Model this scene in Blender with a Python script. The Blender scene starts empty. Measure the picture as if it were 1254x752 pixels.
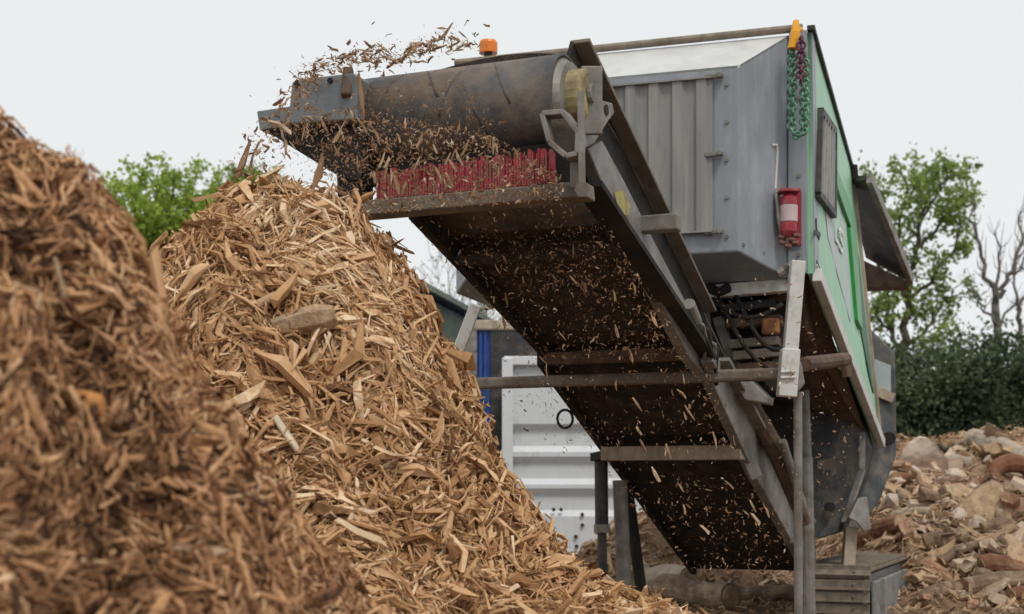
import bpy, math, random
import numpy as np
from mathutils import Vector, Matrix
random.seed(7)
rng = np.random.default_rng(11)
PI = math.pi
sc = bpy.context.scene
COL = sc.collection
H = 1.1            # camera height above the yard
F = 1720.0         # focal length in photo pixels (photo 1254 wide)
CX, HY = 627.0, 600.0   # principal column, horizon row

# ------------------------------------------------------------------ camera, world, sun
cam = bpy.data.cameras.new("Camera"); co = bpy.data.objects.new("Camera", cam); COL.objects.link(co)
co.location = (0, 0, H); co.rotation_euler = (PI/2, 0, 0)
cam.sensor_width = 36; cam.lens = F/1254*36; cam.shift_y = (HY-376)/1254
cam.clip_start = 0.05; cam.clip_end = 2000
cam.dof.use_dof = True; cam.dof.focus_distance = 7.2; cam.dof.aperture_fstop = 3.0
sc.camera = co
w = bpy.data.worlds.new("World"); sc.world = w; w.use_nodes = True
nt = w.node_tree; nt.nodes.clear()
out = nt.nodes.new("ShaderNodeOutputWorld"); bg = nt.nodes.new("ShaderNodeBackground")
sky = nt.nodes.new("ShaderNodeTexSky"); sky.sky_type = 'NISHITA'; sky.sun_disc = False
SUN_EL, SUN_AZ = math.radians(56), math.radians(158)     # azimuth clockwise from +Y (camera forward)
sky.sun_elevation = SUN_EL; sky.sun_rotation = SUN_AZ
hsv = nt.nodes.new("ShaderNodeHueSaturation"); hsv.inputs['Saturation'].default_value = 0.25
mx = nt.nodes.new("ShaderNodeMix"); mx.data_type = 'RGBA'; mx.inputs[0].default_value = 0.93
mx.inputs[7].default_value = (8.6, 8.85, 8.95, 1)          # cloud deck
nt.links.new(sky.outputs[0], hsv.inputs['Color']); nt.links.new(hsv.outputs[0], mx.inputs[6])
nt.links.new(mx.outputs[2], bg.inputs[0]); bg.inputs[1].default_value = 0.1
nt.links.new(bg.outputs[0], out.inputs[0])
sl = bpy.data.lights.new("sun", 'SUN'); sl.energy = 1.5; sl.angle = math.radians(14); sl.color = (1, .95, .87)
so = bpy.data.objects.new("sun", sl); COL.objects.link(so)
dv = Vector((math.sin(SUN_AZ)*math.cos(SUN_EL), math.cos(SUN_AZ)*math.cos(SUN_EL), math.sin(SUN_EL)))
so.rotation_euler = dv.to_track_quat('Z', 'Y').to_euler(); so.location = dv*40
sc.view_settings.view_transform = 'Standard'; sc.view_settings.look = 'None'
sc.view_settings.exposure = 0; sc.view_settings.gamma = 1
sc.cycles.use_denoising = True; sc.cycles.max_bounces = 6

# ------------------------------------------------------------------ materials
def mat(name, col, rough=.65, metal=0., var=.35, scale=7., dirt=None, amt=.5, dscale=2.5, stretch=(1, 1, 1), bump=.0, fine=60., spec=.4, streak=None):
    m = bpy.data.materials.new(name); m.use_nodes = True; t = m.node_tree; n = t.nodes; L = t.links
    b = n['Principled BSDF']; b.inputs['Roughness'].default_value = rough; b.inputs['Metallic'].default_value = metal
    b.inputs['Specular IOR Level'].default_value = spec
    tc = n.new("ShaderNodeTexCoord"); mp = n.new("ShaderNodeMapping"); mp.inputs['Scale'].default_value = stretch
    L.new(tc.outputs['Object'], mp.inputs['Vector'])
    def noise(s, det=6, ro=.6):
        q = n.new("ShaderNodeTexNoise"); q.inputs['Scale'].default_value = s; q.inputs['Detail'].default_value = det
        q.inputs['Roughness'].default_value = ro; L.new(mp.outputs[0], q.inputs['Vector']); return q
    n1 = noise(scale)
    r1 = n.new("ShaderNodeValToRGB"); r1.color_ramp.elements[0].position = .3; r1.color_ramp.elements[1].position = .7
    lo = [c*(1-var) for c in col]; hi = [min(1, c*(1+var*.8)) for c in col]
    r1.color_ramp.elements[0].color = (*lo, 1); r1.color_ramp.elements[1].color = (*hi, 1)
    L.new(n1.outputs['Fac'], r1.inputs[0]); last = r1.outputs[0]
    if dirt:
        n2 = noise(dscale, 9, .68); r2 = n.new("ShaderNodeValToRGB")
        r2.color_ramp.elements[0].position = .62-.32*amt; r2.color_ramp.elements[1].position = .82-.32*amt
        r2.color_ramp.elements[0].color = (0, 0, 0, 1); r2.color_ramp.elements[1].color = (.85, .85, .85, 1)
        L.new(n2.outputs['Fac'], r2.inputs[0])
        x = n.new("ShaderNodeMix"); x.data_type = 'RGBA'; L.new(r2.outputs[0], x.inputs[0]); L.new(last, x.inputs[6])
        x.inputs[7].default_value = (*dirt, 1); last = x.outputs[2]
    if streak:
        for sc_, st_, lo_, hi_ in ((1., (16, 16, .5), .54, .74), (1., (5, 5, 1.6), .60, .72)):
            mp2 = n.new("ShaderNodeMapping"); mp2.inputs['Scale'].default_value = st_; mp2.inputs['Rotation'].default_value = (0, .5 if st_[0] < 10 else 0, 0); L.new(tc.outputs['Object'], mp2.inputs['Vector'])
            q = n.new("ShaderNodeTexNoise"); q.inputs['Scale'].default_value = sc_; q.inputs['Detail'].default_value = 7; q.inputs['Roughness'].default_value = .7; q.inputs['Distortion'].default_value = 1.2; L.new(mp2.outputs[0], q.inputs['Vector'])
            r3 = n.new("ShaderNodeValToRGB"); r3.color_ramp.elements[0].position = lo_; r3.color_ramp.elements[1].position = hi_
            r3.color_ramp.elements[0].color = (0, 0, 0, 1); r3.color_ramp.elements[1].color = (.5, .5, .5, 1); L.new(q.outputs['Fac'], r3.inputs[0])
            x = n.new("ShaderNodeMix"); x.data_type = 'RGBA'; L.new(r3.outputs[0], x.inputs[0]); L.new(last, x.inputs[6]); x.inputs[7].default_value = (*(streak if st_[0] > 10 else [c*.42 for c in streak]), 1); last = x.outputs[2]
    L.new(last, b.inputs['Base Color'])
    if bump:
        n3 = noise(fine, 4); bp = n.new("ShaderNodeBump"); bp.inputs['Strength'].default_value = bump; bp.inputs['Distance'].default_value = .02
        L.new(n3.outputs['Fac'], bp.inputs['Height']); L.new(bp.outputs[0], b.inputs['Normal'])
    return m
def tonemat(name, stops, rough=.8, grain=.5, gscale=55):
    """colour of each splinter from its own 'tone' value plus fine grain"""
    m = bpy.data.materials.new(name); m.use_nodes = True; t = m.node_tree; n = t.nodes; L = t.links
    b = n['Principled BSDF']; b.inputs['Roughness'].default_value = rough; b.inputs['Specular IOR Level'].default_value = .2
    a = n.new("ShaderNodeAttribute"); a.attribute_name = 'tone'
    oi = n.new("ShaderNodeObjectInfo")
    tc = n.new("ShaderNodeTexCoord"); q = n.new("ShaderNodeTexNoise"); q.inputs['Scale'].default_value = gscale; q.inputs['Detail'].default_value = 3
    L.new(tc.outputs['Object'], q.inputs['Vector'])
    s = n.new("ShaderNodeMath"); s.operation = 'MULTIPLY_ADD'; s.inputs[1].default_value = grain; L.new(q.outputs['Fac'], s.inputs[0])
    ad = n.new("ShaderNodeMath"); ad.operation = 'SUBTRACT'; ad.inputs[1].default_value = grain*.5; L.new(a.outputs['Fac'], ad.inputs[0]); L.new(ad.outputs[0], s.inputs[2])
    jit = n.new("ShaderNodeMath"); jit.operation = 'MULTIPLY_ADD'; jit.inputs[1].default_value = .3; L.new(oi.outputs['Random'], jit.inputs[0]); 
    sub = n.new("ShaderNodeMath"); sub.operation = 'SUBTRACT'; sub.inputs[1].default_value = .15; L.new(s.outputs[0], sub.inputs[0]); L.new(sub.outputs[0], jit.inputs[2])
    r = n.new("ShaderNodeValToRGB"); e = r.color_ramp.elements
    e[0].position, e[0].color = stops[0][0], (*stops[0][1], 1); e[1].position, e[1].color = stops[-1][0], (*stops[-1][1], 1)
    for p, c in stops[1:-1]:
        k = e.new(p); k.color = (*c, 1)
    L.new(jit.outputs[0], r.inputs[0]); L.new(r.outputs[0], b.inputs['Base Color'])
    return m
DUST = (.30, .21, .135); MUD = (.075, .05, .033)
M = dict(
    gray=mat('grey_paint', (.245, .27, .30), .42, 0, .10, 1.6, (.36, .375, .385), .30, 2.2, (2, 2, .7), .14, spec=.5, fine=4, streak=(.50, .50, .49)),
    ribbed=mat('ribbed_grey', (.235, .235, .23), .5, 0, .14, 4, (.34, .315, .28), .45, 2.2, (2.5, 2.5, .5), streak=(.42, .40, .37)),
    pale=mat('sky_lit_pale_grey', (.58, .58, .565), .5, 0, .1, 5, (.42, .40, .36), .25, 3),
    dark=mat('dark_grey_steel', (.034, .035, .037), .6, .1, .4, 6, (.12, .092, .07), .45, 3),
    black=mat('black_grime', (.012, .011, .010), .8, 0, .5, 7, (.05, .033, .022), .42, 3, bump=.3),
    steel=mat('dusty_steel', (.23, .215, .195), .55, .1, .4, 9, (.15, .105, .07), .45, 4),
    brownsteel=mat('chip_dusted_steel', (.215, .18, .148), .75, 0, .45, 12, (.10, .065, .04), .5, 6, bump=.3),
    rust=mat('rust', (.13, .082, .056), .85, 0, .5, 9, (.07, .04, .028), .5, 5, bump=.3),
    plategrey=mat('blue_grey_plate', (.17, .19, .205), .5, .05, .25, 8, (.30, .19, .11), .36, 5),
    web=mat('conveyor_web', (.24, .225, .215), .5, .1, .3, 8, (.12, .085, .06), .4, 3),
    belt=mat('rubber_belt', (.062, .066, .072), .6, 0, .4, 6, (.20, .145, .10), .66, 3.2, bump=.15),
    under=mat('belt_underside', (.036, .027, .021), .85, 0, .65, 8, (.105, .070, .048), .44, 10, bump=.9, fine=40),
    mint=mat('pale_green_paint', (.285, .545, .36), .42, 0, .1, 3, (.47, .56, .50), .3, 2, (1, 1, .4), streak=(.55, .57, .53)),
    green=mat('green_paint', (.045, .30, .075), .4, 0, .2, 4, (.16, .34, .18), .25, 3),
    dgreen=mat('dark_green_paint', (.02, .10, .045), .5, 0, .25, 4, (.10, .12, .09), .3, 3),
    window=mat('grey_window_panel', (.37, .42, .43), .35, 0, .1, 4, (.46, .49, .48), .35, 3),
    white=mat('worn_white_paint', (.62, .61, .58), .5, 0, .1, 8, (.30, .25, .20), .28, 6),
    cwhite=mat('container_white', (.74, .765, .79), .45, 0, .05, 3, (.42, .43, .43), .22, 3, streak=(.62, .60, .57)),
    blue=mat('container_blue', (.022, .075, .31), .45, 0, .2, 5, (.12, .15, .22), .3, 4),
    red=mat('red_rubber', (.36, .035, .055), .7, 0, .45, 24, (.19, .10, .075), .58, 11),
    redpaint=mat('extinguisher_red', (.36, .035, .055), .5, 0, .3, 14, (.36, .17, .16), .4, 18),
    label=mat('paper_label', (.56, .44, .45), .6, 0, .1, 20),
    yellow=mat('dirty_yellow', (.40, .33, .10), .6, 0, .25, 20, (.2, .15, .09), .5, 14),
    hub=mat('hub_yellow', (.40, .33, .16), .55, 0, .3, 12, (.16, .11, .07), .5, 8),
    orange=mat('beacon_orange', (.75, .20, .02), .25, 0, .1, 20),
    hook=mat('hook_orange', (.80, .36, .02), .4, 0, .1, 20),
    chain=mat('green_chain', (.13, .29, .20), .5, .2, .5, 60),
    pchain=mat('purple_chain', (.16, .06, .09), .5, .2, .5, 60),
    letter=mat('white_letter', (.74, .77, .77), .5, 0, .1, 9),
    track=mat('track_steel', (.22, .185, .14), .65, .25, .35, 14, (.33, .26, .185), .45, 10, bump=.3),
    trackside=mat('track_side', (.27, .265, .26), .55, .1, .3, 10, (.15, .11, .08), .4, 7),
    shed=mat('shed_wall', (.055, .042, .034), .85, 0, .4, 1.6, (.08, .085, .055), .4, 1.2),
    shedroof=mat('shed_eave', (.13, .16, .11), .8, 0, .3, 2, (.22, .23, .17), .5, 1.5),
    ground=mat('yard_soil', (.135, .095, .065), .95, 0, .4, 1.5, (.26, .18, .11), .5, 5, bump=.6, fine=25),
    bark=mat('bark', (.085, .068, .045), .9, 0, .4, 6, (.11, .12, .06), .4, 2, bump=.5, fine=12),
    barebark=mat('bare_bark', (.15, .13, .115), .9, 0, .3, 5),
    logbark=mat('log_bark', (.20, .13, .085), .9, 0, .45, 10, (.42, .31, .21), .5, 6, bump=.6, fine=22),
    redlog=mat('red_bark', (.20, .085, .045), .9, 0, .4, 8, (.30, .2, .13), .4, 5, bump=.5, fine=22),
    cut=mat('cut_wood', (.46, .32, .195), .85, 0, .35, 14, (.22, .12, .065), .45, 9, bump=.5),
    palewood=mat('weathered_wood', (.43, .35, .27), .85, 0, .3, 9, (.20, .14, .095), .4, 5, (1, 1, .3), bump=.3),
    concrete=mat('broken_concrete', (.55, .45, .37), .9, 0, .25, 8, (.36, .19, .11), .5, 4, bump=.4, fine=20),
    moundsoil=mat('mound_soil', (.24, .15, .09), .95, 0, .5, 5, (.30, .2, .12), .45, 9, bump=.8, fine=30),
    coreA=mat('chip_core', (.27, .155, .08), .95, 0, .5, 10, bump=.8, fine=30),
    coreB=mat('dark_chip_core', (.19, .105, .06), .95, 0, .5, 10, bump=.8, fine=30),
)
M['chipA'] = tonemat('fresh_wood', [(0, (.06, .028, .013)), (.22, (.23, .115, .052)), (.5, (.48, .27, .128)), (.8, (.62, .395, .215)), (1, (.76, .58, .39))])
M['chipB'] = tonemat('old_wood', [(0, (.05, .024, .013)), (.2, (.25, .12, .056)), (.46, (.54, .30, .15)), (.8, (.68, .44, .25)), (1, (.78, .62, .44))])
M['chipC'] = tonemat('flying_wood', [(0, (.10, .05, .03)), (.4, (.27, .15, .08)), (.75, (.42, .29, .18)), (1, (.62, .52, .40))])
M['chipR'] = tonemat('root_wood', [(0, (.10, .055, .032)), (.35, (.33, .20, .115)), (.75, (.52, .36, .22)), (1, (.66, .53, .39))])
def leafmat(name, stops):
    m = tonemat(name, stops, .6, .1, 3); t = m.node_tree; n = t.nodes; b = n['Principled BSDF']
    tr = n.new('ShaderNodeBsdfTranslucent'); ms = n.new('ShaderNodeMixShader'); ms.inputs[0].default_value = .4
    t.links.new(b.inputs['Base Color'].links[0].from_socket, tr.inputs[0]); t.links.new(b.outputs[0], ms.inputs[1]); t.links.new(tr.outputs[0], ms.inputs[2])
    t.links.new(ms.outputs[0], n['Material Output'].inputs[0]); return m
M['leafL'] = leafmat('leaf_bright', [(0, (.13, .20, .025)), (.5, (.31, .43, .065)), (1, (.46, .56, .12))])
M['leafR'] = leafmat('leaf_mid', [(0, (.10, .15, .04)), (.5, (.26, .36, .09)), (1, (.42, .50, .17))])
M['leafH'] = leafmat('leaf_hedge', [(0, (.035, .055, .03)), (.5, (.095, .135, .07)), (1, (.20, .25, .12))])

# ------------------------------------------------------------------ builders
def tag(o, label=None, cat=None, group=None, kind=None):
    if label: o['label'] = label
    if cat: o['category'] = cat
    if group: o['group'] = group
    if kind: o['kind'] = kind
    return o
def empty(name, loc):
    o = bpy.data.objects.new(name, None); COL.objects.link(o); o.location = loc; return o
class MB:
    def __init__(s): s.v = []; s.f = []
    def add(s, v, f):
        b = len(s.v); s.v += [tuple(p) for p in v]; s.f += [tuple(i+b for i in q) for q in f]; return s
    def prism(s, pts, ext):
        n = len(pts); e = Vector(ext); p = [Vector(q) for q in pts]
        nrm = sum(((p[i]-p[0]).cross(p[i+1]-p[0]) for i in range(1, n-1)), Vector())
        if nrm.dot(e) > 0: p = p[::-1]
        v = p+[q+e for q in p]
        f = [tuple(range(n)), tuple(range(2*n-1, n-1, -1))]+[(i, i+n, (i+1) % n+n, (i+1) % n) for i in range(n)]
        return s.add(v, f)
    def beam(s, a, b, w_, h_, up=(0, 0, 1)):
        a, b = Vector(a), Vector(b); d = (b-a).normalized(); u = Vector(up)
        x = d.cross(u)
        if x.length < 1e-3: x = d.cross(Vector((1, 0, 0)))
        x.normalize(); u = x.cross(d)
        q = [a+x*(w_/2*i)+u*(h_/2*j) for i, j in ((-1, -1), (1, -1), (1, 1), (-1, 1))]
        return s.prism(q, b-a)
    def tube(s, pts, r, n=10, cap=True, aniso=None):
        pts = [Vector(p) for p in pts]; k = len(pts)
        rs = r if isinstance(r, (list, tuple)) else [r]*k
        v = []; px = None
        for i in range(k):
            d = (pts[min(i+1, k-1)]-pts[max(i-1, 0)]).normalized()
            if px is None:
                px = d.cross(Vector((0, 0, 1)))
                if px.length < 1e-3: px = d.cross(Vector((1, 0, 0)))
            px = (px-d*px.dot(d)).normalized(); py = d.cross(px)
            for j in range(n):
                a = 2*PI*j/n; v.append(pts[i]+(px*math.cos(a)+py*math.sin(a))*rs[i])
        f = [(i*n+j, i*n+(j+1) % n, (i+1)*n+(j+1) % n, (i+1)*n+j) for i in range(k-1) for j in range(n)]
        if cap: f += [tuple(range(n-1, -1, -1)), tuple((k-1)*n+j for j in range(n))]
        return s.add(v, f)
    def build(s, name, m, parent=None, origin=None, bevel=0, smooth=False):
        root = parent
        while root is not None and root.parent is not None: root = root.parent
        o0 = Vector(origin) if origin is not None else (root.location.copy() if root is not None else Vector())
        me = bpy.data.meshes.new(name); me.from_pydata([tuple(Vector(p)-o0) for p in s.v], [], s.f); me.update()
        me.materials.append(M[m] if isinstance(m, str) else m)
        o = bpy.data.objects.new(name, me); COL.objects.link(o)
        if parent is not None: o.parent = parent
        else: o.location = o0
        if smooth:
            for p in me.polygons: p.use_smooth = True
        if bevel:
            b = o.modifiers.new('bevel', 'BEVEL'); b.width = bevel; b.segments = 2; b.limit_method = 'ANGLE'; b.angle_limit = math.radians(35)
        return o
def P(px, py, Y): return Vector(((px-CX)/F*Y, Y, H+(HY-py)/F*Y))

# ------------------------------------------------------------------ numpy noise and splinter meshes
def _h(ix, iy, s):
    q = np.sin(ix*127.1+iy*311.7+s*74.7)*43758.5453; return q-np.floor(q)
def vn(x, y, s=0):
    ix, iy = np.floor(x), np.floor(y); fx, fy = x-ix, y-iy; fx = fx*fx*(3-2*fx); fy = fy*fy*(3-2*fy)
    return (_h(ix, iy, s)*(1-fx)+_h(ix+1, iy, s)*fx)*(1-fy)+(_h(ix, iy+1, s)*(1-fx)+_h(ix+1, iy+1, s)*fx)*fy
def fbm(x, y, f, o=4, s=0):
    t = 0; a = 1; n = 0
    for k in range(o): t = t+a*(vn(x*f, y*f, s+k)-.5); n += a; a *= .55; f *= 2.1
    return t/n*2
def np_mesh(name, V, Q, tone=None):
    me = bpy.data.meshes.new(name); nv, nf = len(V), len(Q); k = Q.shape[1]
    me.vertices.add(nv); me.vertices.foreach_set('co', V.astype(np.float32).ravel())
    me.loops.add(nf*k); me.loops.foreach_set('vertex_index', Q.astype(np.int32).ravel())
    me.polygons.add(nf); me.polygons.foreach_set('loop_start', np.arange(0, nf*k, k, dtype=np.int32))
    me.update(calc_edges=True)
    if tone is not None:
        at = me.attributes.new('tone', 'FLOAT', 'POINT'); at.data.foreach_set('value', tone.astype(np.float32))
    me.validate(); me.shade_flat(); return me
def unit(a): return a/np.maximum(np.linalg.norm(a, axis=1, keepdims=True), 1e-9)
def chip_arrays(c, axis, nrm, L, W, T, tone, bend=.15, seed=0):
    """splinters: three rectangular sections each, tapered, bent and ragged"""
    r = np.random.default_rng(seed); n = len(c)
    ax = unit(axis); nr = unit(nrm-ax*np.sum(nrm*ax, 1, keepdims=True)); si = np.cross(nr, ax)
    V = np.zeros((n, 3, 4, 3))
    bz = r.normal(0, bend, n)*L; by = r.normal(0, bend*.8, n)*L
    for i, t in enumerate((-.5, 0., .5)):
        k = r.uniform(.2, 1.05, n) if i != 1 else r.uniform(.8, 1.15, n)
        kt = r.uniform(.5, 1.0, n) if i != 1 else r.uniform(.9, 1.1, n)
        o = c+ax*(L*(t+r.normal(0, .06, n)))[:, None]
        if i == 1: o = o+nr*bz[:, None]+si*by[:, None]
        tw = r.normal(0, .35, n)[:, None]; s2 = si*np.cos(tw)+nr*np.sin(tw); n2 = nr*np.cos(tw)-si*np.sin(tw)
        for j, (a, b) in enumerate(((-.5, -.5), (.5, -.5), (.5, .5), (-.5, .5))):
            jit = r.uniform(.75, 1.25, n)
            V[:, i, j] = o+s2*(W*k*a*jit)[:, None]+n2*(T*kt*b)[:, None]+ax*(np.minimum(L*.16, W*.8)*r.normal(0, .9, n)*(i != 1))[:, None]
    base = np.array([[i*4+j, i*4+(j+1) % 4, (i+1)*4+(j+1) % 4, (i+1)*4+j] for i in range(2) for j in range(4)]+[[3, 2, 1, 0], [8, 9, 10, 11]])
    Q = (base[None]+(np.arange(n)*12)[:, None, None]).reshape(-1, 4)
    st = r.normal(0, .09, (n, 1, 4))+r.normal(0, .04, (n, 3, 1))
    return V.reshape(-1, 3), Q, np.clip(np.repeat(tone, 12)+np.broadcast_to(st, (n, 3, 4)).reshape(-1), 0, 1)
def randdir(n, r):
    return unit(r.normal(size=(n, 3)))
def heap_chips(hf, samp, n, seed, Lr, aspect=(.10, .3), core=0, lift=.03, tilt=.45, flow=None):
    r = np.random.default_rng(seed); xy = samp(n*6, r)
    e = .03; x, y = xy[:, 0], xy[:, 1]; z = hf(x, y)
    gx = (hf(x+e, y)-hf(x-e, y))/(2*e); gy = (hf(x, y+e)-hf(x, y-e))/(2*e)
    wgt = np.sqrt(1+gx**2+gy**2); qx, qy = CX+x/np.maximum(y, .3)*F, HY-(z-H)/np.maximum(y, .3)*F
    keep = (r.uniform(0, 2.6, len(x)) < wgt) & (qy < 800) & (qx < 1400) & ((qx > -140) | ((qx > -1100) & (r.random(len(x)) < .55)))
    idx = np.nonzero(keep)[0][:n]; x, y, z, gx, gy = x[idx], y[idx], z[idx], gx[idx], gy[idx]; m = len(x)
    nr = unit(np.stack([-gx, -gy, np.ones(m)], 1))
    ax = randdir(m, r)
    down = np.stack([-gx, -gy, -(gx**2+gy**2)], 1); down = down/np.maximum(np.linalg.norm(down, axis=1, keepdims=True), .2)
    ax = ax+down*np.where(r.random(m) < .5, .9, -.9)[:, None]*.55
    th = 5.5*fbm(x+.6*z, y-.4*z, 2.3, 2, 61)+.9; ca, sa_ = np.cos(th)[:, None], np.sin(th)[:, None]
    h1 = unit(np.cross(nr, np.tile([0., 1., 0.], (m, 1)))); h2 = np.cross(nr, h1)
    ax = ax+(h1*ca+h2*sa_)*(r.random((m, 1)) < .75)*1.5
    ax = ax-nr*(np.sum(ax*nr, 1)*(1-tilt*r.random(m)))[:, None]
    L = Lr[0]*(Lr[1]/Lr[0])**(r.random(m)**1.7); W = L*r.uniform(*aspect, m); T = W*r.uniform(.3, .9, m)
    c = np.stack([x, y, z], 1)+nr*(r.normal(.3, .8, m)*lift)[:, None]
    tn = np.clip(.5+.17*r.normal(size=m)+.40*fbm(x+z*.7, y-z*.6, 3.2, 3, 7)-.34*(r.random(m) < .09)+np.where(r.random(m) < .05, .3, 0), 0.02, 1)
    return c, ax, nr+r.normal(0, .45, (m, 3)), L, W, T, tn
def grid_heap(name, hf, x0, x1, y0, y1, nx, ny, m):
    X, Y = np.meshgrid(np.linspace(x0, x1, nx), np.linspace(y0, y1, ny)); Z = hf(X, Y)
    V = np.stack([X, Y, Z], 2).reshape(-1, 3)
    i, j = np.meshgrid(np.arange(nx-1), np.arange(ny-1)); a = (j*nx+i).ravel()
    return V, np.stack([a, a+1, a+nx+1, a+nx], 1)
def join(parts):
    V, Q, T = [], [], []; b = 0
    for v, q, t in parts: V.append(v); Q.append(q+b); T.append(t); b += len(v)
    return np.concatenate(V), np.concatenate(Q), np.concatenate(T)

# ------------------------------------------------------------------ ground
g = MB(); S = 900
g.add([(-S, -60, 0), (S, -60, 0), (S, S, 0), (-S, S, 0)], [(0, 1, 2, 3)])
tag(g.build('ground', 'ground'), kind='structure')

# ------------------------------------------------------------------ the two chip heaps
def prof(rs, zs):
    rs, zs = np.array(rs), np.array(zs)+H
    return lambda r: np.interp(r, rs, zs)
pA = prof([0, .20, .36, .57, .77, .92, 1.08, 1.35, 1.76, 2.3, 3.0], [1.34, 1.31, 1.20, .96, .64, .36, .0, -.34, -.66, -.90, -1.16])
ACX, ACY = -1.10, 6.3
def hA(x, y):
    dx, dy = x-ACX, y-ACY; r = np.sqrt(dx*dx+dy*dy)
    r = r*(1+.10*fbm(x, y, .9, 2, 5)); r = r*(1+.28*np.clip(-dx/np.maximum(r, .05), 0, 1))
    ext = np.clip(dx/np.maximum(r, .01), 0, 1)
    z = pA(r)
    return z+.12*fbm(x, y, 2.6, 3, 9)+.10*fbm(x, y, 7, 3, 13)-.34*np.clip(fbm(x+z*.5, y-z*.5, 3.6, 2, 17)-.28, 0, .5)
pB = prof([0, .25, .43, .56, .64, .71, .79, .89, 1.02, 1.16, 1.4, 1.75], [1.05, .93, .79, .67, .55, .43, .30, .16, .0, -.27, -.68, -1.16])
BCX, BCY = -1.62, 3.25
def hB(x, y):
    dx, dy = x-BCX, y-BCY; r = np.sqrt(dx*dx+dy*dy); r = r*(1+.10*fbm(x, y, 1.5, 2, 25))
    return pB(r)+.10*fbm(x, y, 4.5, 3, 29)+.07*fbm(x, y, 13, 3, 33)-.62*np.clip(fbm(x*.8, y, 5.0, 2, 37)-.16, 0, .4)+.22*np.clip(fbm(x*.7, y, 4.2, 2, 41)-.1, 0, .5)+.13*np.exp(-(((x+.93)/.13)**2+((y-3.1)/.3)**2))+.07*fbm(x, y, 2.6, 2, 45)
def disc(cx, cy, R, ymax):
    def f(n, r):
        a = r.uniform(0, 2*PI, n*2); q = R*np.sqrt(r.random(n*2)); p = np.stack([cx+q*np.cos(a), cy+q*np.sin(a)], 1)
        return p[p[:, 1] < ymax]
    return f
def heap(name, hf, cx, cy, R, specs, chipm, corem, seed, label):
    V, Q = grid_heap(name, hf, cx-R, cx+R, cy-R, cy+R, 150, 150, corem)
    ncore = len(Q); parts = [(V, Q, np.full(len(V), .12))]
    for k, (n, Lr, asp, lift, tilt) in enumerate(specs):
        parts.append(chip_arrays(*heap_chips(hf, disc(cx, cy, R*.98, cy+R*.62), n, seed+k, Lr, asp, lift=lift, tilt=tilt), seed=seed+50+k))
    V, Q, T = join(parts); me = np_mesh(name, V, Q, T); me.materials.append(M[chipm]); me.materials.append(M[corem])
    mi = np.zeros(len(me.polygons), dtype=np.int32); mi[:ncore] = 1; me.polygons.foreach_set('material_index', mi)
    o = bpy.data.objects.new(name, me); COL.objects.link(o); tag(o, label, 'wood chips', None, 'stuff'); return o
heap('wood_chip_heap', hA, ACX, ACY, 2.9, [(64000, (.014, .075), (.05, .20), .016, .55), (42000, (.05, .19), (.03, .11), .028, .65), (9000, (.06, .19), (.08, .26), .032, .6), (900, (.12, .24), (.10, .24), .035, .5)],
     'chipA', 'coreA', 100, 'tall heap of fresh tan wood chips under the conveyor head')
heap('wood_chip_heap', hB, BCX, BCY, 1.75, [(66000, (.012, .05), (.06, .25), .010, .5), (66000, (.028, .11), (.03, .12), .018, .7), (8000, (.03, .085), (.08, .28), .024, .65), (1600, (.07, .14), (.08, .2), .02, .45)],
     'chipB', 'coreB', 200, 'blurred dark brown heap of shredded wood nearest the camera')

# prototypes for single splinters, shared mesh data
protos = {}
def proto_list(key, m, n, seed, L=1., asp=(.10, .24)):
    r = np.random.default_rng(seed); res = []
    for k in range(n):
        # two-or-three-strand splintered piece: one mesh
        q = 1
        c = np.zeros((q, 3)); ax = np.array([[1., 0, 0]]); nr = np.array([[0, 0, 1.]])
        W = np.array([r.uniform(*asp)]); T = W*r.uniform(.3, .6)
        V, Q, T_ = chip_arrays(c, ax, nr, np.array([1.]), W, T, np.array([r.uniform(.4, .75)]), .05, seed+k)
        me = np_mesh(key, V, Q, T_); me.materials.append(M[m]); res.append(me)
    protos[key] = res; return res
proto_list('a', 'chipA', 18, 300, asp=(.08, .22)); proto_list('b', 'chipB', 12, 330, asp=(.07, .2)); proto_list('f', 'chipC', 16, 360, asp=(.1, .26))
def splinters(hf, samp, n, seed, key, Lr, asp, label, cat, group, pred, nm='wood_splinter'):
    r = np.random.default_rng(seed); c, ax, nr, L, W, T, tn = heap_chips(hf, samp, n*5, seed, Lr, asp, lift=.02, tilt=.25)
    c = c+unit(nr)*.022; k = 0
    for i in range(len(c)):
        px, py = CX+c[i, 0]/c[i, 1]*F, HY-(c[i, 2]-H)/c[i, 1]*F
        if not pred(px, py): continue
        a = Vector(ax[i]).normalized(); u = Vector(nr[i]); u = (u-a*u.dot(a)).normalized(); s = u.cross(a)
        o = bpy.data.objects.new(nm, protos[key][int(r.integers(len(protos[key])))]); COL.objects.link(o)
        mtx = Matrix((a, s, u)).transposed().to_4x4(); mtx.translation = Vector(c[i])
        o.matrix_world = mtx @ Matrix.Scale(float(L[i]), 4); tag(o, label, cat, group); k += 1
        if k >= n: break
splinters(hA, disc(ACX, ACY-.4, 1.9, ACY+.3), 110, 401, 'a', (.12, .25), (.1, .2),
          'tan wood splinter lying on the fresh chip heap', 'wood splinter', 'large splinters on the fresh heap', lambda x, y: 190 < x < 760 and 275+abs(x-340)*.5 < y < 745)
splinters(hB, disc(BCX, BCY-.2, 1.2, BCY+.4), 70, 402, 'b', (.05, .11), (.1, .2),
          'brown wood splinter lying on the blurred near heap', 'wood splinter', 'large splinters on the dark heap', lambda x, y: 4 < x < 330 and 190+x*.9 < y < 745)

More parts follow.
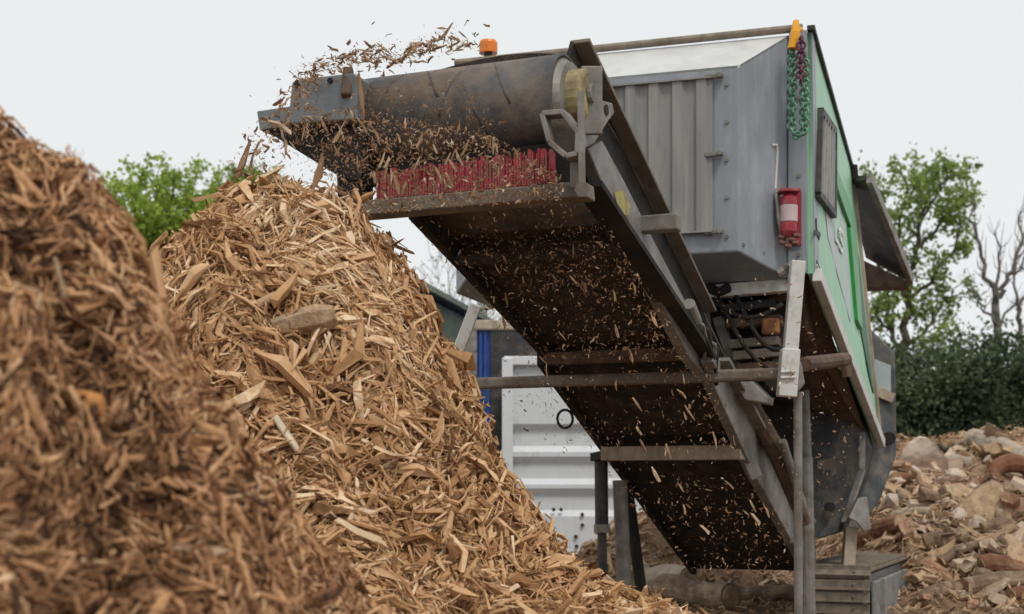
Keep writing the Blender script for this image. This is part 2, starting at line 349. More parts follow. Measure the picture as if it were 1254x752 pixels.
# a few chunks that stand out on the heaps
def chunk(px, py, Y, L, W, T, rz, ry, m, name, label, cat, seed, lift=0.):
    r = np.random.default_rng(seed); mb = MB(); n = 7; secs = 5
    pts = [[(t-.5)*L, 0, 0] for t in np.linspace(0, 1, secs)]
    v = []
    for i in range(secs):
        for j in range(n):
            a = 2*PI*j/n; k = r.uniform(.78, 1.12)*(.82 if i in (0, secs-1) else 1)
            v.append(((i/(secs-1)-.5)*L+r.normal(0, .03)*L, math.cos(a)*W/2*k, math.sin(a)*T/2*k))
    f = [(i*n+j, i*n+(j+1) % n, (i+1)*n+(j+1) % n, (i+1)*n+j) for i in range(secs-1) for j in range(n)]+[tuple(range(n-1, -1, -1)), tuple((secs-1)*n+j for j in range(n))]
    mb.add(v, f); o = mb.build(name, m, bevel=.004); o.location = P(px, py, Y)+Vector((0, 0, lift)); o.rotation_euler = (0, ry, rz)
    tag(o, label, cat); return o

# ------------------------------------------------------------------ the shredder
K = Vector((1.936, 9.3, 0)); BC = Vector((.953, -.302, 0)); BL = Vector((.302, .953, 0)); LK = BL.dot(K)
CC = Vector((.922, -.387, 0)); CD = Vector((.387, .922, 0))
def bt(px, py, t=0.):            # a point of the housing's front plane, t metres towards the rear
    a = (px-CX)/F; return P(px, py, (LK+t)/(BL.x*a+BL.y))
def cr(px, py, off=0.):          # a point of the conveyor's right-hand plane
    a = (px-CX)/F; return P(px, py, (2.277-off)/(.387-.922*a))
def cd(px, py, d):               # a point of a plane square to the conveyor
    a = (px-CX)/F; return P(px, py, d/(.387*a+.922))
def cv(Y, off, z): return Vector((.42*Y-2.47+.922*off, Y-.387*off, z+H))
def zed(Y): return float(np.interp(Y, [6.4, 6.75, 8.68, 11.5, 12.2], [1.54, 1.43, .81, -.48, -.80]))
root = empty('wood_shredder', (1.6, 10.6, 0))
tag(root, 'large grey and green mobile wood shredder with a raised discharge conveyor', 'wood shredder')
def part(mb, name, m, parent=root, **k): return mb.build(name, m, parent, **k)

# --- housing: box with a hipped front bonnet
SL = -2.45
def bp(s, t, z): return K+BC*s+BL*t+Vector((0, 0, H+z))
zt, zb = 3.02, 1.40
b0 = bt(966, 42); sR = (b0-K).dot(BC)
f0 = bt(905, 80, -.45); fz1 = f0.z-H; f1 = bt(905, 308, -.45); fz0 = f1.z-H; sF = (f0-K).dot(BC)
hb = MB(); LEN = 3.6
A = [bp(SL, 0, zb), bp(sR, 0, zb), bp(sR, 0, zt), bp(SL, 0, zt)]
hb.prism([bp(SL, 0.01, zb), bp(sR+.02, 0.01, zb), bp(sR+.02, 0.01, zt), bp(SL, 0.01, zt)], BL*LEN)
Bf = [bp(SL+.3, -.45, fz0), bp(sF, -.45, fz0), bp(sF, -.45, fz1), bp(SL+.3, -.45, fz1)]
hb.add(A+Bf, [(4, 5, 6, 7), (5, 1, 2, 6), (0, 4, 7, 3), (0, 1, 5, 4)])
housing = part(hb, 'housing', 'gray', bevel=.012)
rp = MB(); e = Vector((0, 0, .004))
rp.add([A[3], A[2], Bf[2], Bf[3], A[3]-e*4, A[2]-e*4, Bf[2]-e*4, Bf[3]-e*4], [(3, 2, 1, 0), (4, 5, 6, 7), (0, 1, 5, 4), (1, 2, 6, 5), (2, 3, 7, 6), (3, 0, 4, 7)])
part(rp, 'sky_lit_slope', 'pale', housing)  # top slope of the bonnet, its sky-lit brightness put into a paler grey
pp = MB(); pp.tube([bp(SL, -.02, zt+.025), bp(-.01, -.02, zt+.035)], .026, 10)
part(pp, 'roof_pipe', 'track', housing, smooth=False)
cpst = MB(); cpst.prism([bt(966, 39, -.03), bt(988, 36, -.03), bt(988, 334, -.03), bt(964, 346, -.03)], BL*.05)
part(cpst, 'corner_post', 'gray', housing, bevel=.006)
for x, y in ((890, 104), (890, 150), (890, 196), (890, 242), (890, 290), (910, 300), (935, 309)):
    bo = MB(); q = bt(x, y, -.45) if x < 905 else bt(x, y, -.45+(x-905)/61*.45); bo.tube([q+BL*.01, q-BL*.012], .013, 6); part(bo, 'bolt', 'steel', housing)
for y in (75, 120, 165, 215, 312):
    bo = MB(); q = bt(978, y, -.03); bo.tube([q, q-BL*.014], .013, 6); part(bo, 'bolt', 'steel', housing)
# ribbed door on the bonnet face
dz1 = bt(873, 96, -.46).z; dz0 = bt(873, 284, -.46).z; s1 = (bt(873, 96, -.46)-K).dot(BC); s0 = s1-1.15
rd = MB(); xs = []; nr_ = 7; step = (s1-s0-.06)/nr_
row = [(s0, -.455), (s0, -.475)]
for i in range(nr_):
    a0 = s0+.03+i*step
    row += [(a0, -.475), (a0+step*.12, -.462), (a0+step*.42, -.462), (a0+step*.54, -.490), (a0+step*.92, -.490)]
row += [(s1-.03, -.475), (s1, -.475), (s1, -.455)]
v = [K+BC*s+BL*t+Vector((0, 0, z)) for z in (dz0, dz1) for s, t in row]; n = len(row)
rd.add(v, [(i, i+1, n+i+1, n+i) for i in range(n-1)])
for z in (dz0, dz1): rd.beam(K+BC*s0+BL*-.478+Vector((0, 0, z)), K+BC*(s1)+BL*-.478+Vector((0, 0, z)), .05, .012)
part(rd, 'ribbed_door', 'ribbed', housing)
for zz in (dz0-.005, (dz0+dz1)/2, dz1+.005):
    hg = MB(); c = K+BC*(s1+.02)+BL*-.48+Vector((0, 0, zz))
    hg.beam(c-BC*.07, c+BC*.05, .03, .028); hg.tube([c+BC*.03-BL*.02, c+BC*.03-BL*.05], .02, 8)
    part(hg, 'hinge', 'steel', housing, bevel=.004)
bc_ = MB(); q = P(598, 62, 10.0)
bc_.tube([q-Vector((0, 0, .12)), q-Vector((0, 0, .02))], .03, 10); part(bc_, 'beacon_stem', 'dark', housing)
bc_ = MB(); bc_.tube([q-Vector((0, 0, .02)), q+Vector((0, 0, .05)), q+Vector((0, 0, .068)), q+Vector((0, 0, .075))], [.066, .066, .058, .03], 16)
part(bc_, 'beacon', 'orange', root, smooth=False)

# --- right-hand side: a long slightly twisted panel
TL, TR, BLc, BR = P(988, 40, 9.3), P(1038, 208, 12.7), P(991, 335, 9.3), P(1073, 543, 12.9)
def side(u, v): return (TL*(1-u)+TR*u)*(1-v)+(BLc*(1-u)+BR*u)*v
def sproj(u, v):
    p = side(u, v); return CX+p.x/p.y*F, HY-(p.z-H)/p.y*F
def sd(px, py, off=0.):
    u, v = .5, .5
    for _ in range(30):
        x, y = sproj(u, v); e_ = 1e-4; xu, yu = sproj(u+e_, v); xv, yv = sproj(u, v+e_)
        a, b, c, d = (xu-x)/e_, (xv-x)/e_, (yu-y)/e_, (yv-y)/e_; det = a*d-b*c
        if abs(det) < 1e-9: break
        dx, dy = px-x, py-y; u += max(-.3, min(.3, (d*dx-b*dy)/det)); v += max(-.3, min(.3, (a*dy-c*dx)/det))
    return side(u, v)+BC*off
def suv(u, v, off=0.): return side(u, v)+BC*off
def spatch(u0, v0, u1, v1, off, th=.012, n=6):
    mb = MB(); 
    vs = []
    for o_ in (off, off-th):
        for i in range(n+1):
            for vv in (v0, v1): vs.append(suv(u0+(u1-u0)*i/n, vv, o_))
    m_ = 2*(n+1); f = []
    for i in range(n):
        a = 2*i; f += [(a, a+1, a+3, a+2), (m_+a, m_+a+2, m_+a+3, m_+a+1), (a, a+2, m_+a+2, m_+a), (a+1, m_+a+1, m_+a+3, a+3)]
    f += [(0, m_, m_+1, 1), (2*n, 2*n+1, m_+2*n+1, m_+2*n)]
    return mb.add(vs, f)
panel = part(spatch(0, 0, 1, 1, .03, .04), 'side_panel', 'mint')
part(spatch(0, .0, .055, .99, .036, .03), 'corner_strip', 'gray', panel)
def spoly(pix, off, th=.01):
    mb = MB(); pts = [sd(x, y, off) for x, y in pix]; return mb.prism(pts, -BC*th)
part(spoly([(1004, 248), (1013, 222), (1031, 264), (1036, 395), (1024, 352), (1008, 292)], .036), 'window_panel', 'window', panel)
part(spoly([(1013, 212), (1016, 210), (1039, 268), (1039, 284), (1035, 284), (1016, 232)], .062, .03), 'door_trim', 'green', panel)
part(spoly([(1031.5, 279), (1039, 276), (1047, 404), (1041, 392)], .064, .03), 'door_trim', 'green', panel)
part(spoly([(1041, 296), (1046, 318), (1064, 482), (1059, 462), (1047, 400)], .045, .02), 'rear_door', 'dgreen', panel)
eb = MB(); eb.beam(suv(1, 0, .03), suv(1, 1, .03), .05, .06, BC); part(eb, 'edge_beam', 'palewood', panel, bevel=.006)
br_ = MB(); br_.beam(suv(0, 1.0, .05)-Vector((0, 0, .01)), suv(1, 1.0, .05), .06, .09); br_.beam(suv(0, .965, .05), suv(1, .965, .05), .012, .016)
part(br_, 'bottom_rail', 'white', panel, bevel=.006)
sm_ = MB(); sm_.beam(suv(0.02, .935, .034), suv(.99, .955, .034), .012, .03); part(sm_, 'panel_seam', 'black', panel)
rl = MB(); rl.beam(suv(-.01, 0, .03)+Vector((0, 0, .02)), suv(1, 0, .03)+Vector((0, 0, .02)), .05, .03); part(rl, 'roof_edge', 'dark', panel)
# louvred vent
vt = MB(); vq = [sd(*p, .05) for p in ((995, 137), (1013, 162), (1012, 264), (991.5, 238))]
for i in range(4):
    vt.beam(vq[i], vq[(i+1) % 4], .05, .05, BC)
vent = part(vt, 'vent_grille', 'dark', panel, bevel=.004)
sv = MB(); sv.prism([q_-BC*.012 for q_ in vq], -BC*.006)
for i in range(1, 6):
    t_ = i/6; sv.beam(vq[0].lerp(vq[1], t_), vq[3].lerp(vq[2], t_), .035, .05, BC)
tt_ = part(sv, 'vent_slat_insert', 'ribbed', panel)
# lettering on the window panel: L and S
u0, v0 = .0, .0
def letter_pts(strokes, c, w, h):
    mb = MB(); du = (sd(c[0]+3, c[1], 0)-sd(c[0]-3, c[1], 0)); du.z = 0; du.normalize()
    base = sd(*c, .044)
    for st in strokes:
        pts = [base+du*(x*w)+Vector((0, 0, y*h)) for x, y in st]
        for a, b in zip(pts, pts[1:]): mb.beam(a-(b-a)*.06, b+(b-a)*.06, .032, .008, BC)
    return mb
part(letter_pts([[(0, 1), (0, 0), (.7, 0)]], (1016.5, 294), .25, .15), 'letter', 'letter', panel)
part(letter_pts([[(1, .9), (.75, 1), (.25, 1), (0, .8), (.15, .6), (.85, .4), (1, .2), (.75, 0), (.25, 0), (0, .1)]], (1021, 304), .25, .15), 'letter', 'letter', panel)
scf = MB()
for a, b in (((992, 268), (992.5, 284)), ((989.5, 285), (997, 288)), ((993, 284), (996, 292))): scf.beam(sd(*a, .04), sd(*b, .04), .03, .006, BC)
part(scf, 'paint_scar', 'dark', panel)

# --- loading flap at the rear, seen from below
fl = MB(); fa = [P(1037, 222, 12.75), P(1062, 221, 12.3), P(1113, 345, 14.2), P(1060, 316, 14.6)]
fl.prism(fa, Vector((.02, 0, .05))); flap = part(fl, 'loading_flap', 'dark', bevel=.006)
fe = MB(); fe.beam(fa[1]+Vector((.02, 0, .02)), fa[2]+Vector((.02, 0, .02)), .05, .09); part(fe, 'flap_edge', 'steel', flap)
fp_ = MB(); fp_.prism([P(1056, 318, 14.3), P(1110, 344, 13.9), P(1112, 350, 13.9), P(1058, 352, 14.3)], Vector((.1, .3, 0))); part(fp_, 'end_plate', 'rust', flap)
hk = MB(); hk.tube([P(1036, 212, 12.6), P(1037, 203, 12.6), P(1046, 204, 12.6), P(1047, 220, 12.6)], .035, 8); part(hk, 'flap_hook', 'black', flap)

# --- undercarriage mass
ch = MB()
ch.prism([bp(-.3, .35, .72), bp(-.12, .35, 1.3), bp(-1.75, .35, 1.39), bp(-1.75, .35, .98), bp(-.9, .35, .86)], BL*4.2)
ch.prism([bp(-1.2, 2.7, -.45), bp(-.4, 2.7, -.45), bp(-.3, 2.7, 1.0), bp(-1.6, 2.7, 1.05)], BL*2)
chassis = part(ch, 'chassis', 'black', bevel=.02)
c2 = MB(); c2.beam(bt(868, 358, .05), bt(975, 349, .05), .1, .085); part(c2, 'cross_tube', 'white', chassis, bevel=.008)
c2 = MB(); c2.tube([bt(868, 352, .0), bt(880, 358, -.05), bt(892, 352, 0)], .035, 8); part(c2, 'hydraulic_hose', 'black', chassis)
for (x0, y0, x1, y1, tt, m_) in ((892, 398, 958, 392, .22, 'rust'), (895, 423, 955, 418, .2, 'brownsteel'), (900, 437, 957, 432, .18, 'brownsteel'), (885, 380, 950, 372, .24, 'dark'), (905, 452, 960, 448, .2, 'rust')):
    c3 = MB(); c3.beam(bt(x0, y0, tt), bt(x1, y1, tt), .18, .06); part(c3, 'rusty_bar', m_, chassis, bevel=.006)
for k_, (xa, ya, xb, yb, sag) in enumerate(((872, 366, 958, 372, 20), (880, 362, 940, 452, 14), (900, 358, 975, 420, 34))):
    hz = MB(); hz.tube([bt(xa+(xb-xa)*t_, ya+(yb-ya)*t_+sag*math.sin(PI*t_), .02-.05*math.sin(PI*t_)) for t_ in np.linspace(0, 1, 9)], .016, 8); part(hz, 'hydraulic_hose', 'black', chassis, smooth=True)
c3 = MB(); q = bt(944, 400, .12); c3.beam(q-BC*.06, q+BC*.06, .08, .11); part(c3, 'rusty_block', mat('bright_rust', (.30, .13, .055), .8, 0, .4, 18), chassis, bevel=.02)
# bonnet underside brace and side-rail brace
c4 = MB(); c4.prism([P(985, 330, 9.5), P(992, 330, 9.5), P(1064, 540, 12.6), P(1040, 520, 12.4), P(1005, 440, 10.8), P(985, 400, 9.8)], -BC*.25); part(c4, 'side_sill', 'rust', chassis, bevel=.01)
c5 = MB(); c5.tube([P(952, 336, 9.2), P(962, 330, 9.2), P(968, 324, 9.15)], [.03, .035, .02], 8); part(c5, 'clamp', 'steel', chassis)
hp = MB(); hp.prism([P(950, 455, 12.2), P(1045, 455, 12.2), P(1066, 548, 12.4), P(1058, 585, 12.3), P(1030, 652, 12.0), P(1002, 660, 11.9), P(960, 640, 11.9)], Vector((.4, 1.3, 0)))
belly = part(hp, 'belly_plate', 'dark', bevel=.02)
hl = MB(); q = P(1016, 621, 11.9); hl.tube([q+Vector((0, .01, 0)), q-Vector((0, .03, 0))], .042, 12); part(hl, 'bolt_hole', 'black', belly)
hl = MB(); hl.prism([P(1000, 565, 12.05), P(1022, 560, 12.05), P(1024, 580, 12.05), P(1003, 592, 12.05)], Vector((0, -.02, 0))); part(hl, 'patch_plate', 'brownsteel', belly)
hl = MB(); hl.beam(P(1056, 530, 12.2), P(1056, 575, 12.15), .05, .03); hl.beam(P(1056, 575, 12.15), P(1034, 640, 11.95), .05, .03); part(hl, 'edge_flange', 'steel', belly)
rp_ = MB(); rp_.prism([P(1056, 395, 13.1), P(1076, 412, 13.1), P(1096, 432, 13.1), P(1098, 556, 13.1), P(1078, 612, 12.9), P(1046, 655, 12.7), P(1030, 652, 12.7), P(1060, 560, 12.9)], Vector((.33, 1.4, 0)))
rear = part(rp_, 'rear_plate', mat('rear_plate_paint', (.06, .066, .071), .55, .05, .3, 5, (.20, .17, .14), .45, 3.5), bevel=.02)
w_ = MB(); w_.prism([P(1070, 440, 13.07), P(1090, 448, 13.07), P(1090, 482, 13.07), P(1070, 474, 13.07)], Vector((0, -.03, 0))); part(w_, 'inspection_window', 'window', rear, bevel=.004)
w_ = MB(); w_.beam(P(1066, 476, 13.05), P(1094, 488, 13.05), .05, .09); part(w_, 'window_sill', 'palewood', rear)
w_ = MB(); q = P(1087, 537, 13.05); w_.tube([q, q-Vector((0, .06, 0))], .06, 12); part(w_, 'bolt_hole', 'black', rear)
fo = MB(); fo.prism([P(1039, 634, 11.8), P(1051, 610, 11.9), P(1062, 608, 11.95), P(1067, 648, 11.9), P(1059, 652, 11.87), P(1050, 640, 11.84)], Vector((.02, .12, 0))); part(fo, 'foot_plate', 'steel', bevel=.01)
fo = MB(); fo.beam(P(1042, 645, 12.0), P(1038, 700, 12.0), .1, .09, (0, 1, 0)); part(fo, 'foot_post', 'palewood', bevel=.006)

# --- crawler track
tf = P(1065, 699, 11.7); TW, TLn, TH, r_ = .60, 3.0, .62, .30
tz1 = tf.z; cz = tz1-r_
def tp(s, d, z): return Vector((tf.x, tf.y, 0))+CC*s+CD*d+Vector((0, 0, z))
tk = MB(); loop = []
loop = [(.04, tz1-.05), (.04, tz1-TH+.05), (TLn-.04, tz1-TH+.05), (TLn-.04, tz1-.05)]
tk.prism([tp(-TW+.05, d, z) for d, z in loop], CC*(TW-.1)); track = part(tk, 'track', 'trackside', bevel=.01)
tsd = MB(); tsd.prism([tp(-.01, .16, tz1-.10), tp(-.01, TLn-.2, tz1-.10), tp(-.01, TLn-.2, tz1-.45), tp(-.01, .16, tz1-.45)], CC*.03)
for dd in (.55, 1.9): tsd.beam(tp(.03, dd, tz1-.46), tp(.03, dd, tz1-.09), .08, .06, tuple(CC))
part(tsd, 'side_guard', 'trackside', track, bevel=.008)
per = [];
RC = .13; ztop, zbot = tz1, tz1-TH; La, Lv = TLn-2*RC, TH-2*RC; qa = PI*RC/2
total = 2*La+2*Lv+4*qa
def trackpt(s):
    s = s % total
    for ln, f_ in ((La, lambda u: (RC+u, ztop, PI/2)), (qa, lambda u: (TLn-RC+math.cos(PI/2-u/RC)*RC, ztop-RC+math.sin(PI/2-u/RC)*RC, PI/2-u/RC)),
                   (Lv, lambda u: (TLn, ztop-RC-u, 0.)), (qa, lambda u: (TLn-RC+math.cos(-u/RC)*RC, zbot+RC+math.sin(-u/RC)*RC, -u/RC)),
                   (La, lambda u: (TLn-RC-u, zbot, -PI/2)), (qa, lambda u: (RC+math.cos(-PI/2-u/RC)*RC, zbot+RC+math.sin(-PI/2-u/RC)*RC, -PI/2-u/RC)),
                   (Lv, lambda u: (0., zbot+RC+u, PI)), (qa, lambda u: (RC+math.cos(PI-u/RC)*RC, ztop-RC+math.sin(PI-u/RC)*RC, PI-u/RC))):
        if s < ln: return f_(s)
        s -= ln
    return (RC, ztop, PI/2)
NS = int(total/.10)
for i in range(NS):
    d, z, a = trackpt(i*total/NS); nv_ = CD*math.cos(a)+Vector((0, 0, math.sin(a))); tv = CD*-math.sin(a)+Vector((0, 0, math.cos(a)))
    if z < .02: continue
    sh = MB(); c = tp(-TW/2, d, z)
    sh.beam(c-CC*TW/2, c+CC*TW/2, .088, .03, nv_)
    sh.beam(c-CC*TW/2+nv_*.022+tv*.032, c+CC*TW/2+nv_*.022+tv*.032, .018, .03, nv_)
    for q in (-.17, .17):
        for w_ in (-.012,): sh.tube([c+CC*q+tv*w_+nv_*.012, c+CC*q+tv*w_+nv_*.028], .014, 6)
    part(sh, 'track_shoe', 'track', track, bevel=.004)

# --- discharge conveyor
TH_ = .06
sbm = MB()
sbm.prism([cr(*p) for p in ((720, 182), (738, 172), (765, 222), (803, 298), (856, 400), (878, 440), (866, 462), (846, 440), (770, 290), (740, 230))], -CC*.07)
conv = part(sbm, 'conveyor', 'web', bevel=.008)
lo_ = MB()
lo_.beam(cv(6.7, .02, zed(6.7)+.01), cv(8.72, .02, zed(8.72)+.01), .14, .03); part(lo_, 'lower_flange', 'black', conv)
gd = MB(); gd.prism([cr(*p, -.05) for p in ((703, 50), (714, 49), (869, 382), (874, 425), (728, 185), (692, 92))], -CC*.02); part(gd, 'guard_plate', 'black', conv)
gf = MB(); gf.beam(cr(710, 50, -.02), cr(868, 381, -.02), .10, .022, (0, 0, 1)); part(gf, 'top_flange', 'brownsteel', conv, bevel=.004)
# lower section right side
ls = MB(); ls.prism([cr(*p) for p in ((864, 450), (886, 440), (930, 512), (998, 640), (1000, 700), (985, 690), (925, 582))], -CC*.07); part(ls, 'lower_side_beam', 'web', conv, bevel=.008)
lf = MB(); lf.beam(cr(884, 440, .03), cr(992, 640, .03), .10, .025); part(lf, 'lower_top_flange', 'steel', conv)
# left side beam
lb = MB()
for (ya, yb, oo) in ((6.85, 8.68, -.97), (8.68, 12.1, -1.05)):
    lb.prism([cv(ya, oo, zed(ya)), cv(yb, oo, zed(yb)), cv(yb, oo, zed(yb)+.24), cv(ya, oo, zed(ya)+.32)], -CC*.05)
part(lb, 'left_side_beam', 'black', conv)
# belt loop: underside, drum wrap, top
DR = .222; dzc = 1.826; dY = 6.57+.12*.387
def belt_strip(off0, off1):
    prof_ = []
    for Y in (12.1, 10.5, 9.6, 8.68): prof_.append((Y, zed(Y)+.06))
    prof_ += [(7.9, zed(7.9)+.07), (7.2, zed(7.2)+.09)]
    for i in range(0, 15):
        a = -1.75-i*(PI+.35)/14*1.0+0.0; prof_.append((dY+math.cos(a)*DR/1.085, dzc+math.sin(a)*DR))
    prof_ += [(7.4, 1.80), (8.68, 1.22), (12.1, -.35)]
    return prof_
bp_ = belt_strip(0, 0); bm = MB(); n = len(bp_)
def lo_off(i): return -1.09 if i > 6 else (-.985 if i > 4 else -1.06)
vs = [cv(Y, -.05, z) for Y, z in bp_]+[cv(Y, lo_off(i) if i < len(bp_)-3 else -.97, z) for i, (Y, z) in enumerate(bp_)]
bm.add(vs, [(i, i+1, n+i+1, n+i) for i in range(n-1)])
vb = bm.build('belt', 'belt', conv)
sd_ = vb.modifiers.new('solid', 'SOLIDIFY'); sd_.thickness = .012; sd_.offset = 0
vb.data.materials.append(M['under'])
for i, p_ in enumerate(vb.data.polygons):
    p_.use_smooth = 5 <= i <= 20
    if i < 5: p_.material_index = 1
# cleats on the wrapped belt
ck = MB()
for (o0, a0, o1, a1) in ((-.45, 1.4, -.62, 3.4), (-.45, 1.4, -.25, 3.3), (-.80, 1.5, -.97, 3.2), (-.80, 1.5, -.62, 3.0), (-.55, 2.2, -.80, 4.1), (-.55, 2.2, -.36, 4.1)):
    pts = []
    for i in range(9):
        t_ = i/8; a = a0+(a1-a0)*t_; o_ = o0+(o1-o0)*t_
        pts.append(cv(dY+math.cos(a)*(DR-.002)/1.085, o_, dzc+math.sin(a)*(DR-.002)))
    ck.tube(pts, [.004, .006, .008, .009, .010, .011, .012, .012, .012], 6)
part(ck, 'belt_cleat', mat('cleat_rubber', (.075, .068, .062), .7, 0, .4, 8, (.16, .115, .08), .5, 5), conv, smooth=True)
# drum ends
dm = MB()
c0 = cv(dY, -.05, dzc); c1 = cv(dY, -1.12, dzc)
dm.tube([c1, c0], DR-.012, 28); part(dm, 'head_drum', 'brownsteel', conv)
dr_ = MB(); dr_.tube([c0, c0+CC*.03], [DR-.02, DR-.035], 28); part(dr_, 'drum_rim', 'steel', conv)
hb_ = MB(); hc = cr(684, 108, -.05)
hb_.tube([c0+Vector((0, 0, .03)), c0+CC*.10+Vector((0, 0, .03)), c0+CC*.11+Vector((0, 0, .03))], [.125, .12, .10], 20); part(hb_, 'drive_hub', 'hub', conv)
bl_ = MB(); bl_.tube([c0+CC*.11+Vector((0, 0, .03)), c0+CC*.135+Vector((0, 0, .03))], .05, 12); bl_.beam(c0+CC*.12+Vector((0, 0, .16)), c0+CC*.12-Vector((0, 0, .16)), .10, .03, (0, 1, 0)); part(bl_, 'bearing_plate', 'steel', conv, bevel=.006)
# bracket loop, rod and lug at the right end
dpl = 5.86
lp = MB(); pt = [cd(x, y, dpl) for x, y in ((667, 141), (692, 139), (711, 164), (710, 190), (696, 193), (676, 176))]
for i in range(6): lp.beam(pt[i], pt[(i+1) % 6], .024, .08, tuple(CD))
part(lp, 'bracket_loop', 'steel', conv, bevel=.004)
lp = MB(); lp.prism([cd(x, y, dpl+.06) for x, y in ((669, 143), (692, 141), (709, 165), (708, 189), (696, 191), (677, 175))], CD*.02); part(lp, 'bracket_back', 'brownsteel', conv)
rod = MB(); rod.beam(cd(711, 112, dpl-.02), cd(713, 240, dpl-.02), .03, .03, (0, 1, 0)); part(rod, 'tension_rod', 'steel', conv)
rod = MB(); rod.prism([cd(x, y, dpl+.04) for x, y in ((698, 190), (711, 188), (713, 232), (698, 228))], CD*.05); rod.tube([cd(713, 232, dpl-.06), cd(713, 232, dpl)], .035, 6); part(rod, 'beam_lug', 'steel', conv)
lg = MB(); lg.prism([cr(x, y, .05) for x, y in ((712, 130), (738, 123), (750, 126), (753, 138), (744, 150), (728, 176), (716, 182))], -CC*.03); part(lg, 'lug_plate', 'steel', conv, bevel=.006)
lg = MB(); q = cr(742, 135, .05); lg.tube([q, q+CC*.006], .027, 16); part(lg, 'pin_hole', 'black', conv)
# scraper: beam, red fingers
bmz = MB(); bmz.prism([cd(x, y, 5.98) for x, y in ((425, 247), (715, 221), (717, 240), (428, 265))], CD*.14); part(bmz, 'scraper_beam', 'brownsteel', conv, bevel=.008)
rr = random.Random(3)
fing = MB(); N_ = 66
for i in range(N_):
    x = 461+(678-461)*i/N_; dx = 2.5; yt = 214-(x-455)*.135+rr.uniform(-5, 4); yb = 244-(x-455)*.09
    if rr.random() < .25: yt += rr.uniform(4, 14)
    lx = rr.uniform(-1.6, 1.6); fing.prism([cd(x+lx, yt, 6.03), cd(x+lx+dx, yt-1, 6.03), cd(x+dx, yb, 6.03), cd(x, yb, 6.03)], CD*(.025+rr.uniform(0, .02)))
part(fing, 'scraper_brush', 'red', conv)
fb_ = MB(); fb_.prism([cd(x, y, 6.1) for x, y in ((461, 202), (700, 172), (700, 225), (461, 248))], CD*.03); part(fb_, 'scraper_back', 'black', conv)
# left end guard plates
gl = MB(); gl.prism([cd(x, y, 5.92) for x, y in ((357, 101), (362, 97), (432, 89), (437, 93), (437, 146), (352, 152))], CD*.16); part(gl, 'end_guard', 'plategrey', conv, bevel=.008)
gl = MB(); gl.prism([cd(x, y, 5.98) for x, y in ((314, 136), (354, 130), (372, 150), (318, 160))], CD*.14); part(gl, 'end_arm', 'plategrey', conv, bevel=.006)
gl = MB(); gl.prism([cd(x, y, 6.0) for x, y in ((322, 158), (425, 146), (445, 150), (442, 222), (412, 214), (360, 182))], CD*.2); part(gl, 'end_frame', 'black', conv)
gl = MB(); gl.prism([cd(x, y, 6.02) for x, y in ((412, 205), (440, 205), (440, 252), (414, 252))], CD*.14); part(gl, 'end_post', 'black', conv)
for bx, by in ((405, 99), (365, 105), (398, 144)):
    gl = MB(); q = cd(bx, by, 5.92); gl.tube([q, q-CD*.012], .014, 6); part(gl, 'bolt', 'black', conv)
gl = MB(); gl.beam(cd(427, 86, 5.97), cd(424, 120, 5.92), .05, .07, (0, 1, 0)); part(gl, 'end_bracket', 'rust', conv, bevel=.01)
# rubber cover arching over the upper strand
ar = MB(); pr_ = []
for i in range(13):
    x = 540+(695-540)*i/12; t_ = (x-540)/155; y = 87-25*math.sin(PI*min(1, t_*.60+.03))+t_*4; pr_.append((x, y))
vs = [P(x, y, 7.15-.25*(x-540)/155) for x, y in pr_]; d_ = Vector((.06, .5, -.10))
ar.add(vs+[q+d_ for q in vs]+[q-Vector((0, 0, .035)) for q in vs], [(i, i+1, 13+i+1, 13+i) for i in range(12)]+[(26+i, 26+i+1, i+1, i) for i in range(12)])
part(ar, 'rubber_cover', 'under', conv)
# cross beams below the belt
def crossbeam(Y, dz, w0, h0, m_, o0=-.02, o1=-.97):
    cb = MB(); cb.beam(cv(Y, o1, zed(Y)+dz), cv(Y, o0, zed(Y)+dz), w0, h0); part(cb, 'cross_beam', m_, conv, bevel=.006)
crossbeam(8.55, -.02, .10, .075, 'rust'); crossbeam(9.75, -.06, .16, .10, 'palewood', -.02, -1.04); crossbeam(7.3, .0, .09, .05, 'under')
for px_, m_ in ((760, 0), (818, 1)):
    ym = MB()
    ym.prism([cr(*p, .004) for p in (((752, 236), (764, 232), (772, 252), (770, 264), (760, 262)) if m_ == 0 else ((814, 348), (820, 348), (830, 374), (822, 378)))], -CC*.003)
    part(ym, 'yellow_mark', 'yellow', conv)
pg = MB(); q = cr(784, 276, -.02); pg.beam(q, q+CC*.22, .09, .09); part(pg, 'stub_tube', 'steel', conv, bevel=.01)
# hoses and fittings at the hinge
rr = random.Random(5)
for k in range(6):
    hs = MB(); x0, y0 = 846+k*3, 388+k*6
    hs.tube([cr(x0, y0, .03), cr(x0+12+rr.uniform(-3, 6), y0+10, .09), cr(x0+18+rr.uniform(-4, 4), y0+32, .08), cr(x0+16, y0+52, .03)], .011+.006*(k % 2), 7)
    part(hs, 'hydraulic_hose', 'black' if k % 2 else 'steel', conv)
fz_ = MB(); fz_.tube([cr(848, 384, .05), cr(872, 446, .05)], .026, 10); fz_.tube([cr(843, 372, .05), cr(852, 394, .05)], .04, 10); fz_.beam(cr(866, 436, .05), cr(874, 452, .05), .08, .08); part(fz_, 'fold_cylinder', 'steel', conv, bevel=.004)
